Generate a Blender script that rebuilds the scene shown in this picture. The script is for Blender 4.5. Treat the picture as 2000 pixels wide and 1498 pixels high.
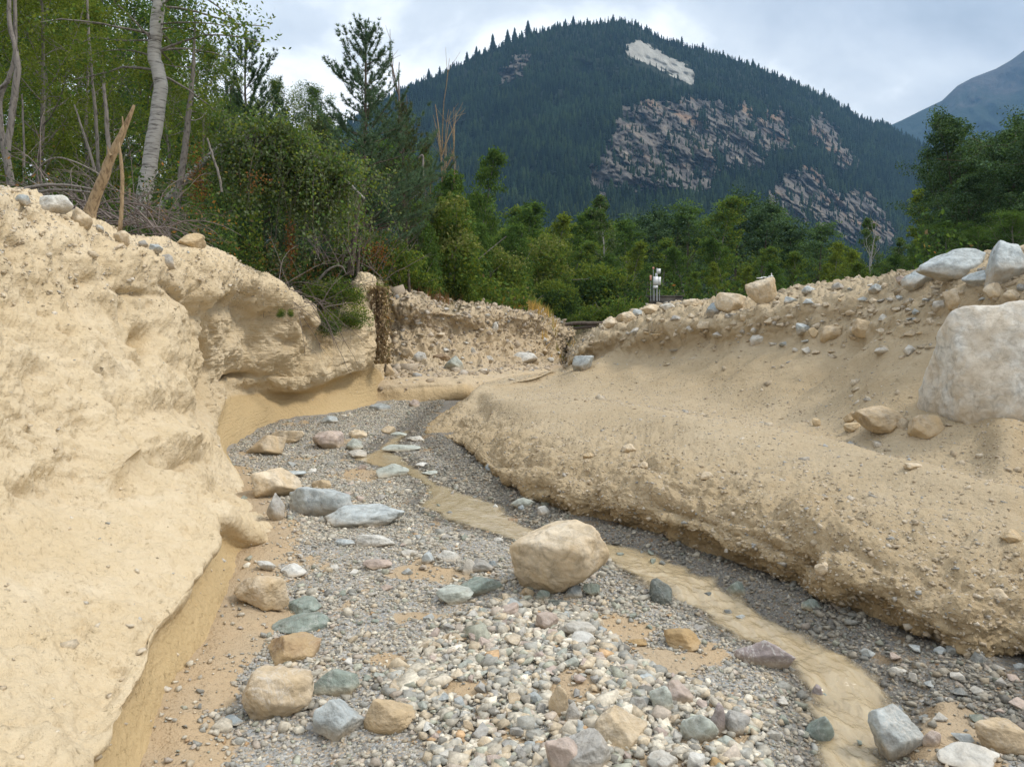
import bpy, bmesh, math, random
import numpy as np
from mathutils import Vector
from mathutils.bvhtree import BVHTree
for _o in list(bpy.data.objects): bpy.data.objects.remove(_o)
S = bpy.context.scene; COL = S.collection; D = bpy.data
R = math.radians

# ------------------------------------------------------------------ camera, sky, sun, exposure
F = 1500.0; CH = 1.65; PIT = math.atan(129/F)          # pixels of the 2000 px wide photograph
cam = D.objects.new('camera', D.cameras.new('camera')); COL.objects.link(cam)
cam.location = (0, 0, CH); cam.rotation_euler = (math.pi/2-PIT, 0, 0)
cam.data.sensor_width = 36; cam.data.lens = 36*F/2000; cam.data.clip_start = .05; cam.data.clip_end = 20000
S.camera = cam
SUN_EL, SUN_AZ = 50, 92            # degrees; azimuth clockwise from +Y: to the right and behind the camera
S.view_settings.view_transform = 'Standard'; S.view_settings.look = 'None'
S.view_settings.exposure = 0.66; S.view_settings.gamma = 1

def N(nt, t, **kw):
    n = nt.nodes.new(t)
    for k, v in kw.items():
        if k[0] == 'i' and k[1:].isdigit(): n.inputs[int(k[1:])].default_value = v
        elif hasattr(n, k): setattr(n, k, v)
        else: n.inputs[k.replace('_', ' ')].default_value = v
    return n
def ramp(nt, fac, stops, interp='LINEAR'):
    n = nt.nodes.new('ShaderNodeValToRGB'); cr = n.color_ramp; cr.interpolation = interp
    while len(cr.elements) < len(stops): cr.elements.new(.5)
    for e, (p, c) in zip(cr.elements, stops):
        e.position = p; e.color = (c, c, c, 1) if isinstance(c, (int, float)) else (*c, 1)
    nt.links.new(fac, n.inputs[0]); return n.outputs[0]

W = D.worlds.new('World'); S.world = W; W.use_nodes = True; nt = W.node_tree; nt.nodes.clear()
out = nt.nodes.new('ShaderNodeOutputWorld'); bg = nt.nodes.new('ShaderNodeBackground')
sky = N(nt, 'ShaderNodeTexSky', sky_type='NISHITA', sun_disc=False, sun_elevation=R(SUN_EL), sun_rotation=R(SUN_AZ))
tc = nt.nodes.new('ShaderNodeTexCoord'); L = nt.links.new
mp = N(nt, 'ShaderNodeMapping'); mp.inputs['Scale'].default_value = (1.0, 1.0, 1.7)
mp.inputs['Location'].default_value = (.35, .1, .2)
L(tc.outputs['Generated'], mp.inputs[0])
n1 = N(nt, 'ShaderNodeTexNoise', Scale=3.1, Detail=9.0, Roughness=.56, Distortion=.25); L(mp.outputs[0], n1.inputs['Vector'])
n2 = N(nt, 'ShaderNodeTexNoise', Scale=1.1, Detail=3.0, Roughness=.5); L(mp.outputs[0], n2.inputs['Vector'])
ad = N(nt, 'ShaderNodeMath', operation='ADD'); L(n1.outputs[0], ad.inputs[0]); L(n2.outputs[0], ad.inputs[1])
hf = N(nt, 'ShaderNodeMath', operation='MULTIPLY'); L(ad.outputs[0], hf.inputs[0]); hf.inputs[1].default_value = .5
cl = ramp(nt, hf.outputs[0], [(.40, (.35, .38, .42)), (.465, (.47, .50, .54)), (.53, (.61, .635, .655)), (.59, (.97, .97, .965))])
sp = nt.nodes.new('ShaderNodeSeparateXYZ'); L(tc.outputs['Generated'], sp.inputs[0])
zen = N(nt, 'ShaderNodeMapRange', interpolation_type='SMOOTHSTEP'); L(sp.outputs[2], zen.inputs[0])
zen.inputs[1].default_value = .35; zen.inputs[2].default_value = 1.0; zen.inputs[3].default_value = 1.06; zen.inputs[4].default_value = 1.85
cm = N(nt, 'ShaderNodeVectorMath', operation='SCALE'); L(cl, cm.inputs[0]); L(zen.outputs[0], cm.inputs['Scale'])
sk = N(nt, 'ShaderNodeVectorMath', operation='SCALE'); L(sky.outputs[0], sk.inputs[0]); sk.inputs['Scale'].default_value = .1
mx = N(nt, 'ShaderNodeMix', data_type='RGBA'); mx.inputs[0].default_value = .96
L(sk.outputs[0], mx.inputs[6]); L(cm.outputs[0], mx.inputs[7])
L(mx.outputs[2], bg.inputs[0]); bg.inputs[1].default_value = 1.0; L(bg.outputs[0], out.inputs[0])

sun = D.lights.new('sun', 'SUN'); sun.energy = 1.75; sun.angle = R(12); sun.color = (1, .93, .82)
so = D.objects.new('sun', sun); COL.objects.link(so)
az, el = R(SUN_AZ), R(SUN_EL)
so.rotation_euler = Vector((math.sin(az)*math.cos(el), math.cos(az)*math.cos(el), math.sin(el))).to_track_quat('Z', 'Y').to_euler()

S.render.engine = 'CYCLES'; cy = S.cycles
cy.use_denoising = True; cy.max_bounces = 5; cy.diffuse_bounces = 2; cy.glossy_bounces = 2; cy.transmission_bounces = 2
cy.transparent_max_bounces = 6; cy.volume_bounces = 0
try: cy.denoiser = 'OPENIMAGEDENOISE'; cy.denoising_prefilter = 'ACCURATE'
except Exception: pass

# ------------------------------------------------------------------ helpers
ct, st_ = math.cos(PIT), math.sin(PIT)
def ray(px, py):
    xc, yc = (px-1000)/F, -(py-749)/F
    return np.array([xc, ct+yc*st_, -st_+yc*ct])
def P(px, py, d):                        # point seen at a pixel at forward distance d
    r = ray(px, py); return np.array([0, 0, CH])+r*(d/r[1])
SL = .008
def zb(y): return SL*np.maximum(np.asarray(y, float)-3, -2)
def G(px, py):                           # point seen at a pixel on the stream bed
    r = ray(px, py); t = (CH+SL*3)/(SL*r[1]-r[2]); p = np.array([0, 0, CH])+r*t
    return p
def proj(p):                             # world -> pixel
    q = np.asarray(p, float)-np.array([0, 0, CH])
    f = q[..., 1]*ct-q[..., 2]*st_; u = q[..., 1]*st_+q[..., 2]*ct
    f = np.where(np.abs(f) < .05, .05, f)
    return 1000+F*q[..., 0]/f, 749-F*u/f
_r = np.random.RandomState(7); _pm = _r.permutation(256); _pm = np.concatenate([_pm, _pm, _pm])
_gv = _r.normal(size=(256, 3)); _gv /= np.linalg.norm(_gv, axis=1)[:, None]
def gn(p):                               # gradient noise, about -1..1
    p = np.asarray(p, float); i = np.floor(p).astype(int); f = p-i; i &= 255
    w = f*f*f*(f*(f*6-15)+10); o = 0
    for dx in (0, 1):
        a = _pm[i[..., 0]+dx]; wx = w[..., 0] if dx else 1-w[..., 0]
        for dy in (0, 1):
            b = _pm[a+i[..., 1]+dy & 255]; wy = w[..., 1] if dy else 1-w[..., 1]
            for dz in (0, 1):
                g = _gv[_pm[b+i[..., 2]+dz & 255]]; wz = w[..., 2] if dz else 1-w[..., 2]
                o = o+wx*wy*wz*(g[..., 0]*(f[..., 0]-dx)+g[..., 1]*(f[..., 1]-dy)+g[..., 2]*(f[..., 2]-dz))
    return o*1.6
def fbm(p, s=1., o=4, g=.5, off=0):
    p = np.asarray(p, float)*s+off; a = 1; r = 0
    for k in range(o): r = r+a*gn(p); p = p*2.03+17.3; a *= g
    return r
def bil(p, s=1., o=3, g=.5, off=0):      # round lumps with sharp valleys, 0..1
    p = np.asarray(p, float)*s+off; a = 1; r = 0
    for k in range(o): r = r+a*np.abs(gn(p)); p = p*2.1+9.1; a *= g
    return r
def sst(a, b, x): t = np.clip((x-a)/(b-a), 0, 1); return t*t*(3-2*t)
def inpoly(x, y, poly):
    c = np.zeros(np.shape(x), bool); n = len(poly)
    for i in range(n):
        x1, y1 = poly[i]; x2, y2 = poly[(i+1) % n]
        m = ((y1 > y) != (y2 > y)) & (x < (x2-x1)*(y-y1)/((y2-y1) or 1e-9)+x1); c ^= m
    return c
def mesh(name, v, fs, mats=None, cols=None, attrs=None, smooth=False):
    v = np.asarray(v, np.float32); me = D.meshes.new(name)
    if isinstance(fs, np.ndarray): fs = [fs]
    fs = [f for f in fs if len(f)]
    lt = np.concatenate([np.full(len(f), f.shape[1], np.int32) for f in fs]); li = np.concatenate([f.ravel() for f in fs]).astype(np.int32)
    me.vertices.add(len(v)); me.vertices.foreach_set('co', v.ravel())
    me.loops.add(len(li)); me.loops.foreach_set('vertex_index', li)
    me.polygons.add(len(lt)); ls = np.concatenate([[0], np.cumsum(lt)[:-1]]).astype(np.int32)
    me.polygons.foreach_set('loop_start', ls); me.polygons.foreach_set('loop_total', lt)
    if smooth: me.polygons.foreach_set('use_smooth', np.ones(len(lt), bool))
    me.update(calc_edges=True)
    if cols is not None:
        a = me.attributes.new('tint', 'FLOAT_COLOR', 'POINT')
        c = np.ones((len(v), 4), np.float32); c[:, :3] = cols; a.data.foreach_set('color', c.ravel())
    for k, x in (attrs or {}).items():
        a = me.attributes.new(k, 'FLOAT', 'POINT'); a.data.foreach_set('value', np.broadcast_to(np.asarray(x, np.float32), (len(v),)).copy())
    for m in (mats if isinstance(mats, (list, tuple)) else [mats]) if mats else []: me.materials.append(m)
    return me
def link(name, me, loc=(0, 0, 0), rz=0, sc=1, parent=None, label=None, cat=None, group=None, kind=None):
    o = D.objects.new(name, me); COL.objects.link(o); o.location = [float(a) for a in loc]; o.rotation_euler = (0, 0, float(rz))
    o.scale = (sc, sc, sc) if isinstance(sc, (int, float)) else sc
    if parent is not None: o.parent = parent
    if label: o['label'] = label
    if cat: o['category'] = cat
    if group: o['group'] = group
    if kind: o['kind'] = kind
    return o
def thing(name, kids, loc=(0, 0, 0), rz=0, sc=1, **kw):   # Empty with parts: kids = [(part name, mesh), ...]
    e = link(name, None, loc, rz, sc, **kw)
    for n, m in kids: link(n, m, parent=e)
    return e
def gridfaces(nu, nv):
    i = np.arange(nu*nv).reshape(nu, nv)
    return np.stack([i[:-1, :-1], i[1:, :-1], i[1:, 1:], i[:-1, 1:]], -1).reshape(-1, 4)
def crm(n, m):                           # catmull-rom weights: n control points -> m samples
    M = np.zeros((m, n))
    for k, t in enumerate(np.linspace(0, n-1-1e-6, m)):
        i = int(t); f = t-i
        w = (-.5*f**3+f*f-.5*f, 1.5*f**3-2.5*f*f+1, -1.5*f**3+2*f*f+.5*f, .5*f**3-.5*f*f)
        for j in range(4): M[k, min(max(i-1+j, 0), n-1)] += w[j]
    return M
def loft(cols, nu, nv):
    c = np.array([[np.asarray(p, float) for p in q] for q in cols])
    g = np.einsum('ui,ijk->ujk', crm(c.shape[0], nu), c)
    n = c.shape[1]; M = np.zeros((nv, n)); t = np.linspace(0, n-1-1e-6, nv); k = int((t < n-2).sum())
    A = crm(n-1, 4000)[np.clip((t[:k]/(n-2)*3999).round().astype(int), 0, 3999)]; M[:k, :n-1] = A
    M[k:, n-2] = n-1-t[k:]; M[k:, n-1] = t[k:]-(n-2)
    return np.einsum('vj,ujk->uvk', M, g)
def gnorm(g):
    a = np.gradient(g, axis=0); b = np.gradient(g, axis=1); n = np.cross(a, b)
    return n/np.maximum(np.linalg.norm(n, axis=-1), 1e-9)[..., None]

# ------------------------------------------------------------------ materials
def mat(name, rough=.9, spec=.2):
    m = D.materials.new(name); m.use_nodes = True; nt = m.node_tree; b = nt.nodes['Principled BSDF']
    b.inputs['Roughness'].default_value = rough; b.inputs['Specular IOR Level'].default_value = spec
    return m, nt, b
def noise(nt, s, det=5, ro=.55, vec=None, dist=0):
    n = N(nt, 'ShaderNodeTexNoise', Scale=s, Detail=float(det), Roughness=ro, Distortion=float(dist))
    if vec is not None: nt.links.new(vec, n.inputs['Vector'])
    return n.outputs[0]
def mix(nt, f, a, b, mode='MIX'):
    m = N(nt, 'ShaderNodeMix', data_type='RGBA', blend_type=mode)
    for i, x in ((0, f), (6, a), (7, b)):
        if isinstance(x, (int, float)): m.inputs[i].default_value = x if i == 0 else (x, x, x, 1)
        elif isinstance(x, tuple): m.inputs[i].default_value = (*x, 1)
        else: nt.links.new(x, m.inputs[i])
    return m.outputs[2]
def attr(nt, name, what='Fac'):
    n = N(nt, 'ShaderNodeAttribute', attribute_name=name); return n.outputs[what]
def bump(nt, b, hs, dist):
    last = None
    for h, s, d in hs:
        n = N(nt, 'ShaderNodeBump', Strength=s, Distance=d); nt.links.new(h, n.inputs['Height'])
        if last: nt.links.new(last, n.inputs['Normal'])
        last = n.outputs[0]
    nt.links.new(last, b.inputs['Normal'])
def pos(nt, sc=None):
    g = nt.nodes.new('ShaderNodeNewGeometry').outputs['Position']
    if sc is None: return g
    m = N(nt, 'ShaderNodeMapping'); m.inputs['Scale'].default_value = sc; nt.links.new(g, m.inputs[0]); return m.outputs[0]

def bank_mat(name, pale, ochre, grit, gritamt=.5):
    m, nt, b = mat(name, .95, .1); p = pos(nt)
    big = ramp(nt, noise(nt, 1.3, 5, .6, p, .4), [(.35, 0.), (.62, 1.)])
    med = ramp(nt, noise(nt, 9, 4, .6, p), [(.38, 0.), (.62, 1.)])
    c = mix(nt, big, pale, tuple(.62*a+.38*o for a, o in zip(pale, ochre)))
    mm = N(nt, 'ShaderNodeMath', operation='MULTIPLY'); nt.links.new(med, mm.inputs[0]); mm.inputs[1].default_value = .45
    c = mix(nt, mm.outputs[0], c, tuple(.45*a+.55*o for a, o in zip(pale, ochre)))
    c = mix(nt, attr(nt, 'wet'), c, ochre)  # ochre for the damp foot bands, and for hollows and the right face
    pn = noise(nt, 34, 6, .7, p); pit = ramp(nt, pn, [(.28, 1.), (.40, 0.)]); pm = N(nt, 'ShaderNodeMath', operation='MULTIPLY'); nt.links.new(pit, pm.inputs[0]); nt.links.new(ramp(nt, noise(nt, 3.5, 4, .6, p), [(.47, .0), (.66, .75)]), pm.inputs[1])
    c = mix(nt, pm.outputs[0], c, tuple(.85*x for x in ochre)); pinv = N(nt, 'ShaderNodeMath', operation='SUBTRACT'); pinv.inputs[0].default_value = 1.; nt.links.new(pm.outputs[0], pinv.inputs[1])
    v = N(nt, 'ShaderNodeTexVoronoi', Scale=38.0, Randomness=1.0); nt.links.new(p, v.inputs['Vector'])
    sepc = nt.nodes.new('ShaderNodeSeparateColor'); nt.links.new(v.outputs['Color'], sepc.inputs[0])
    gsel = ramp(nt, sepc.outputs[0], [(.70, 0.), (.74, 1.)])
    gnear = ramp(nt, v.outputs['Distance'], [(.28, 1.), (.42, 0.)])
    gm = N(nt, 'ShaderNodeMath', operation='MULTIPLY'); nt.links.new(gsel, gm.inputs[0]); nt.links.new(gnear, gm.inputs[1])
    g2 = N(nt, 'ShaderNodeMath', operation='MULTIPLY'); nt.links.new(gm.outputs[0], g2.inputs[0]); nt.links.new(attr(nt, 'grit'), g2.inputs[1])
    gc = ramp(nt, sepc.outputs[1], [(0, grit), (.5, tuple(x*.72 for x in pale)), (1., tuple(min(1, x*1.12) for x in pale))])
    g3 = N(nt, 'ShaderNodeMath', operation='MULTIPLY'); nt.links.new(g2.outputs[0], g3.inputs[0]); g3.inputs[1].default_value = gritamt
    c = mix(nt, g3.outputs[0], c, gc)
    c = mix(nt, attr(nt, 'soil'), c, (.10, .085, .045))
    nt.links.new(c, b.inputs['Base Color'])
    ga = attr(nt, 'grit'); ba = N(nt, 'ShaderNodeMath', operation='MULTIPLY'); nt.links.new(gm.outputs[0], ba.inputs[0]); nt.links.new(ga, ba.inputs[1])
    strat = N(nt, 'ShaderNodeMath', operation='MULTIPLY')
    nt.links.new(noise(nt, 5, 3, .5, pos(nt, (.5, .5, 9))), strat.inputs[0]); nt.links.new(attr(nt, 'strata'), strat.inputs[1])
    bump(nt, b, [(pinv.outputs[0], .8, .014), (noise(nt, 22, 6, .65, p), 1., .026), (noise(nt, 90, 3, .6, p), .5, .006), (ba.outputs[0], .8, .010), (strat.outputs[0], .6, .03)], 1)
    return m
M_LEFT = bank_mat('sand_left', (.69, .575, .405), (.54, .395, .205), (.36, .36, .34), .35)
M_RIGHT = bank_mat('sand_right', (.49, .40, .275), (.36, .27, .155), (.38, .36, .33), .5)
M_FAR = bank_mat('sand_far', (.53, .435, .31), (.52, .39, .225), (.30, .29, .27), .5)

def stone_mat():
    m, nt, b = mat('stone', .75, .3)
    t = N(nt, 'ShaderNodeTexCoord').outputs['Object']; c = attr(nt, 'tint', 'Color')
    a = ramp(nt, noise(nt, 14, 6, .65, t, .6), [(.30, .55), (.5, 1.), (.72, 1.35)])
    c = mix(nt, 1., c, a, 'MULTIPLY')
    ve = N(nt, 'ShaderNodeTexNoise', Scale=5.0, Detail=6.0, Roughness=.6, Distortion=2.2); nt.links.new(t, ve.inputs['Vector'])
    vm = N(nt, 'ShaderNodeMath', operation='MULTIPLY'); nt.links.new(ramp(nt, ve.outputs[0], [(.47, 0.), (.5, .6), (.53, 0.)]), vm.inputs[0]); nt.links.new(attr(nt, 'vein'), vm.inputs[1])
    c = mix(nt, vm.outputs[0], c, (.66, .64, .60))
    mu_ = N(nt, 'ShaderNodeMath', operation='MULTIPLY'); nt.links.new(attr(nt, 'mud'), mu_.inputs[0]); nt.links.new(ramp(nt, noise(nt, 9, 5, .7, t), [(.3, .35), (.6, 1.)]), mu_.inputs[1])
    c = mix(nt, mu_.outputs[0], c, (.40, .31, .20))
    dm = N(nt, 'ShaderNodeMath', operation='MULTIPLY'); nt.links.new(ramp(nt, noise(nt, 3.2, 6, .65, t, .5), [(.38, 0.), (.6, 1.)]), dm.inputs[0]); nt.links.new(attr(nt, 'dust'), dm.inputs[1])
    c = mix(nt, dm.outputs[0], c, (.52, .38, .21))
    nt.links.new(c, b.inputs['Base Color'])
    w = attr(nt, 'gloss'); mr = N(nt, 'ShaderNodeMapRange'); nt.links.new(w, mr.inputs[0]); mr.inputs[3].default_value = .8; mr.inputs[4].default_value = .25
    nt.links.new(mr.outputs[0], b.inputs['Roughness'])
    bump(nt, b, [(noise(nt, 16, 7, .68, t), .8, .02), (noise(nt, 75, 4, .6, t), .6, .004)], 1)
    return m
M_STONE = stone_mat()
def gravel_mat():
    m, nt, b = mat('gravel_stone', .8, .25); p = pos(nt)
    c = mix(nt, 1., attr(nt, 'tint', 'Color'), ramp(nt, noise(nt, 60, 4, .6, p), [(.3, .72), (.7, 1.25)]), 'MULTIPLY')
    nt.links.new(c, b.inputs['Base Color']); bump(nt, b, [(noise(nt, 120, 3, .6, p), .5, .004)], 1); return m
M_GRAVEL = gravel_mat()
def leaf_mat(name, tr=.35):
    m = D.materials.new(name); m.use_nodes = True; nt = m.node_tree; nt.nodes.clear()
    o = nt.nodes.new('ShaderNodeOutputMaterial'); c = attr(nt, 'tint', 'Color')
    d = N(nt, 'ShaderNodeBsdfDiffuse'); t = N(nt, 'ShaderNodeBsdfTranslucent'); nt.links.new(c, d.inputs[0])
    nt.links.new(mix(nt, 1., c, (1.2, 1.25, .6), 'MULTIPLY'), t.inputs[0])
    x = nt.nodes.new('ShaderNodeMixShader'); x.inputs[0].default_value = tr
    nt.links.new(d.outputs[0], x.inputs[1]); nt.links.new(t.outputs[0], x.inputs[2]); nt.links.new(x.outputs[0], o.inputs[0]); return m
M_LEAF = leaf_mat('leaves', .42); M_NEEDLE = leaf_mat('needles', .25)
def bark_mat(name, c1, c2, sc=(6, 6, 30), s=2.5):
    m, nt, b = mat(name, .9, .15); t = N(nt, 'ShaderNodeTexCoord').outputs['Object']
    mpn = N(nt, 'ShaderNodeMapping'); mpn.inputs['Scale'].default_value = sc; nt.links.new(t, mpn.inputs[0])
    n = noise(nt, s, 6, .65, mpn.outputs[0], .5)
    nt.links.new(ramp(nt, n, [(.36, c2), (.5, c1), (.75, tuple(min(1, 1.15*x) for x in c1))]), b.inputs['Base Color'])
    bump(nt, b, [(n, .8, .02)], 1); return m
M_BIRCH = bark_mat('birch_bark', (.42, .40, .37), (.13, .12, .11), (2, 2, 14), 2.2)
M_BARK = bark_mat('brown_bark', (.13, .105, .085), (.05, .04, .035), (14, 14, 3))
M_GREYBARK = bark_mat('grey_bark', (.24, .215, .19), (.09, .08, .07), (14, 14, 4))
M_MUDBARK = bark_mat('muddy_wood', (.34, .25, .15), (.17, .115, .07), (12, 12, 5))
M_TWIG = bark_mat('dry_twigs', (.20, .165, .145), (.10, .08, .075), (9, 9, 9))
# ------------------------------------------------------------------ banks
def disp(g, f, edge=True):
    n = gnorm(g); return g+n*f[..., None]
def bumps(px, py, lst):
    o = np.zeros(px.shape)
    for cx, cy_, rx, ry, ang, a in lst:
        ca, sa = math.cos(R(ang)), math.sin(R(ang)); dx, dy = px-cx, py-cy_
        o += a*np.exp(-(((dx*ca+dy*sa)/rx)**2+((-dx*sa+dy*ca)/ry)**2))
    return o
def w(*a): return np.array(a, float)
def base(px, py): p = G(px, py); p[2] -= .10; return p
# left bank: columns from beside the camera to the bend; each from the foot up over the crest
LB = [
 [w(-1.0,-1.5,-.2), w(-1.05,-1.5,.1), w(-1.2,-1.5,.28), w(-1.2,-1.5,.4), w(-1.7,-1.5,.5), w(-2.3,-1.4,.8), w(-2.7,-1.3,1.4), w(-3.2,-1,2.2), w(-4,-.8,3.0), w(-6,0,3.1), w(-30,2,2.6)],
 [w(-1.08,.5,-.15), w(-1.1,.5,.1), w(-1.18,.5,.27), w(-1.15,.5,.36), w(-1.6,.5,.5), w(-2.2,.6,.75), w(-2.6,.8,1.3), w(-3.2,1.2,2.1), w(-4,1.6,2.9), w(-6.4,2,3.0), w(-30,4,2.6)],
 [w(-1.17,1.7,-.1), w(-1.2,1.68,.1), w(-1.30,1.65,.24), w(-1.22,1.65,.33), w(-1.7,1.7,.47), w(-2.25,1.9,.72), w(-2.6,2.3,1.25), w(-3.25,2.7,1.85), w(-3.95,3.4,2.75), w(-6.5,4.4,2.85), w(-30,8,2.6)],
 [base(345,1485), P(290,1460,2.74), P(248,1400,2.70), P(235,1375,2.62), P(60,1290,2.66), P(-110,1040,3.15), P(-150,800,3.5), P(-200,560,4.1), P(-200,290,5.0), w(-6.8,6.6,2.75), w(-32,14,2.6)],
 [base(345,1385), P(325,1330,3.15), P(300,1275,3.15), P(298,1250,3.05), P(150,1180,3.1), P(0,980,3.6), P(-30,800,3.9), P(-40,590,4.6), P(-50,335,5.6), w(-7.2,8,2.8), w(-34,18,2.7)],
 [base(420,1290), P(380,1240,3.62), P(350,1190,3.62), P(358,1160,3.5), P(210,1120,3.45), P(70,970,3.9), P(60,800,4.3), P(60,600,5.1), P(60,385,6.3), w(-7.2,9.5,2.75), w(-34,22,2.8)],
 [base(455,1180), P(430,1145,4.3), P(410,1100,4.3), P(418,1065,4.15), P(300,1010,4.2), P(200,955,4.5), P(190,800,4.9), P(180,620,5.7), P(170,430,7.0), w(-7,10.5,2.7), w(-36,26,2.9)],
 [base(500,1110), P(450,1085,4.95), P(425,1050,4.85), P(426,1010,4.75), P(370,960,4.9), P(320,890,5.3), P(310,770,5.9), P(290,610,6.8), P(300,470,8.0), w(-6.8,11.5,2.6), w(-36,28,3)],
 [base(538,1092), P(508,1078,5.25), P(492,1062,5.2), P(486,1042,5.15), P(420,988,5.3), P(356,885,5.85), P(345,765,6.5), P(330,620,7.4), P(350,476,8.4), w(-6.6,12,2.6), w(-36,29.5,3)],
 [base(550,1064), P(548,1058,5.68), P(546,1050,5.66), P(530,1043,5.68), P(450,1000,5.9), P(392,900,6.4), P(375,760,7.2), P(372,630,8.0), P(400,483,8.8), w(-6.4,12.5,2.6), w(-36,31,3)],
 [base(515,990), P(512,985,6.75), P(505,975,6.75), P(485,960,6.8), P(435,900,7.2), P(393,830,7.6), P(385,740,8.0), P(393,640,8.5), P(455,500,9.2), w(-5.6,13.5,2.5), w(-36,34,3)],
 [base(445,905), P(440,885,8.6), P(430,865,8.7), P(415,835,8.8), P(404,800,8.9), P(398,760,9.0), P(402,705,9.1), P(430,630,9.3), P(476,530,9.6), w(-5.2,14.2,2.5), w(-36,37,3)],
 [base(475,868), P(468,840,9.9), P(455,800,10.1), P(435,772,10.0), P(432,752,9.9), P(440,715,10.1), P(455,670,10.3), P(470,620,10.4), P(515,553,10.7), w(-4.8,15,1.9), w(-36,40,3)],
 [base(535,832), P(530,800,11.4), P(525,775,11.6), P(500,764,11.3), P(510,748,11.1), P(530,710,11.2), P(545,670,11.4), P(565,630,11.5), P(595,590,11.8), w(-4.2,16,1.75), w(-36,43,3)],
 [base(600,823), P(600,790,12.1), P(603,768,12.3), P(590,757,11.9), P(598,735,11.8), P(605,710,12.0), P(615,685,12.2), P(630,660,12.4), P(648,638,12.8), w(-3.8,16.5,1.6), w(-36,46,3)],
 [base(670,812), P(672,780,12.8), P(677,750,13.0), P(660,735,12.6), P(665,715,12.5), P(672,680,12.7), P(680,640,12.9), P(688,600,13.2), P(692,552,13.8), w(-3.3,17,2.35), w(-36,49,3)],
 [base(725,797), P(733,765,13.8), P(738,735,14.0), P(730,712,13.6), P(730,695,13.5), P(733,665,13.6), P(735,620,13.8), P(735,580,14.0), P(732,548,14.4), w(-3.0,18.5,2.3), w(-34,52,3)],
 [base(748,792), P(748,775,15.2), P(752,755,15.5), P(752,735,15.4), P(751,715,15.6), P(750,690,16), P(750,650,16.5), P(750,600,17), P(752,580,17.5), w(-3.1,22,2.2), w(-34,55,3)],
]
g = loft(LB, 1000, 460); px, py = proj(g); q = g*1.0
V = np.linspace(0, 10, 460)[None, :]*np.ones((1000, 1)); U = np.linspace(0, 17, 1000)[:, None]*np.ones((1, 460))
rough = sst(2.6, 3.6, V)*(1-.55*sst(3.2, 3.8, V)*(1-sst(4.4, 5.2, V)))
rough = np.where(U > 11, sst(2.4, 3.3, V), rough)
far = sst(8.3, 9.2, V)
f = fbm(q, .8, 3)*.10*(.35+.65*rough)+(bil(q, 1.9, 2, .45)-.42)*.13*rough+(bil(q*[1, 1, .8], 5.5, 3, .5, 3.3)-.45)*(.012+.045*sst(0., .5, fbm(q, .9, 2, .5, 77)))*rough
f += fbm(q, 14, 3)*.013*(.35+rough)+(bil(q, 34, 2)-.4)*.008*(.35+rough)+(bil(q, 7, 3, .6, 11)-.42)*.030*np.exp(-((V-3.9)/.8)**2)*(.3+sst(-.2, .3, fbm(q, 1.6, 2, .5, 5)))
f -= sst(.5, .8, fbm(q, 9, 2, .5, 60))*.016*sst(2.8, 3.2, V)
f += (bil(q, 1.7, 2, .5, 21)-.35)*.10*np.exp(-((V-3.0)/.9)**2)*(U < 9)
pit = sst(.45, .85, fbm(q, 3.1, 3, .5, 40)); f -= pit*.07*rough*sst(4.6, 5.6, V)*(1-far)
f += np.sin(q[..., 2]*95+fbm(q, 2.5, 2)*5)*.0016*sst(10.5, 11.5, U)*(1-far)*sst(2.8, 3.3, V)
f += bumps(px, py, [
 (225,920,48,62,20,.16),(232,975,26,12,-10,-.10),(330,865,55,30,-8,.14),(345,910,50,9,-8,-.08),(35,930,32,34,0,.10),(40,962,30,9,0,-.06),(-5,960,22,40,0,.10),
 (295,655,18,24,0,-.26),(330,625,30,30,0,.07),(270,690,22,16,0,.05),(350,590,44,7,50,-.12),(275,572,45,7,10,-.09),(370,650,10,60,-25,-.05),
 (399,700,7,80,4,-.34),(440,600,36,16,8,-.16),(410,565,28,12,0,.10),(455,690,26,30,0,.16),(470,742,40,14,-5,-.24),(60,670,50,14,20,-.05),(180,545,18,12,0,-.09),
 (110,560,28,12,30,-.05),(240,830,16,70,-15,-.07),(190,860,26,80,10,.05),(300,760,60,18,-5,.05),(340,800,60,14,0,-.04),
 (540,690,26,20,0,.13),(600,640,12,20,10,-.12),(575,650,14,22,0,.09),(640,665,14,24,10,-.15),(620,700,24,14,0,.10),(655,715,20,20,0,-.09),(560,735,50,10,-8,-.09),
 (700,640,20,30,0,.07),(655,755,30,10,-25,-.10),(690,735,18,8,-40,-.09),(500,800,20,30,0,.05),(420,800,14,40,15,.07),(520,860,14,12,0,-.06),
 (420,960,30,20,0,-.04),(395,930,16,50,-20,.05)])*(1-far)
f = f*(1-far*.8)
GL = disp(g, f)
wet = np.clip((1-sst(1.7, 2.9, V))+np.where(U > 10.5, 1-sst(2.3, 3.1, V), 0), 0, 1)*.85
wet = np.clip(wet+sst(.05, .22, -f)*.45*(1-far), 0, 1)  # hollows pushed into the surface also turn ochre
grit = np.clip(.3*sst(3, 4, V)+.8*sst(7, 8.3, V), 0, 1); strata = np.clip(sst(10, 11.5, U)*.9+.3*sst(5, 6, V), 0, 1)*(1-far)
me = mesh('left_bank', GL.reshape(-1, 3), gridfaces(1000, 460), M_LEFT, attrs=dict(soil=sst(8.0,8.35,V+.25*fbm(q,1.5,3)).ravel(), wet=wet.ravel(), grit=grit.ravel(), strata=strata.ravel()), smooth=True)
link('left_bank', me, kind='structure')

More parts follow.
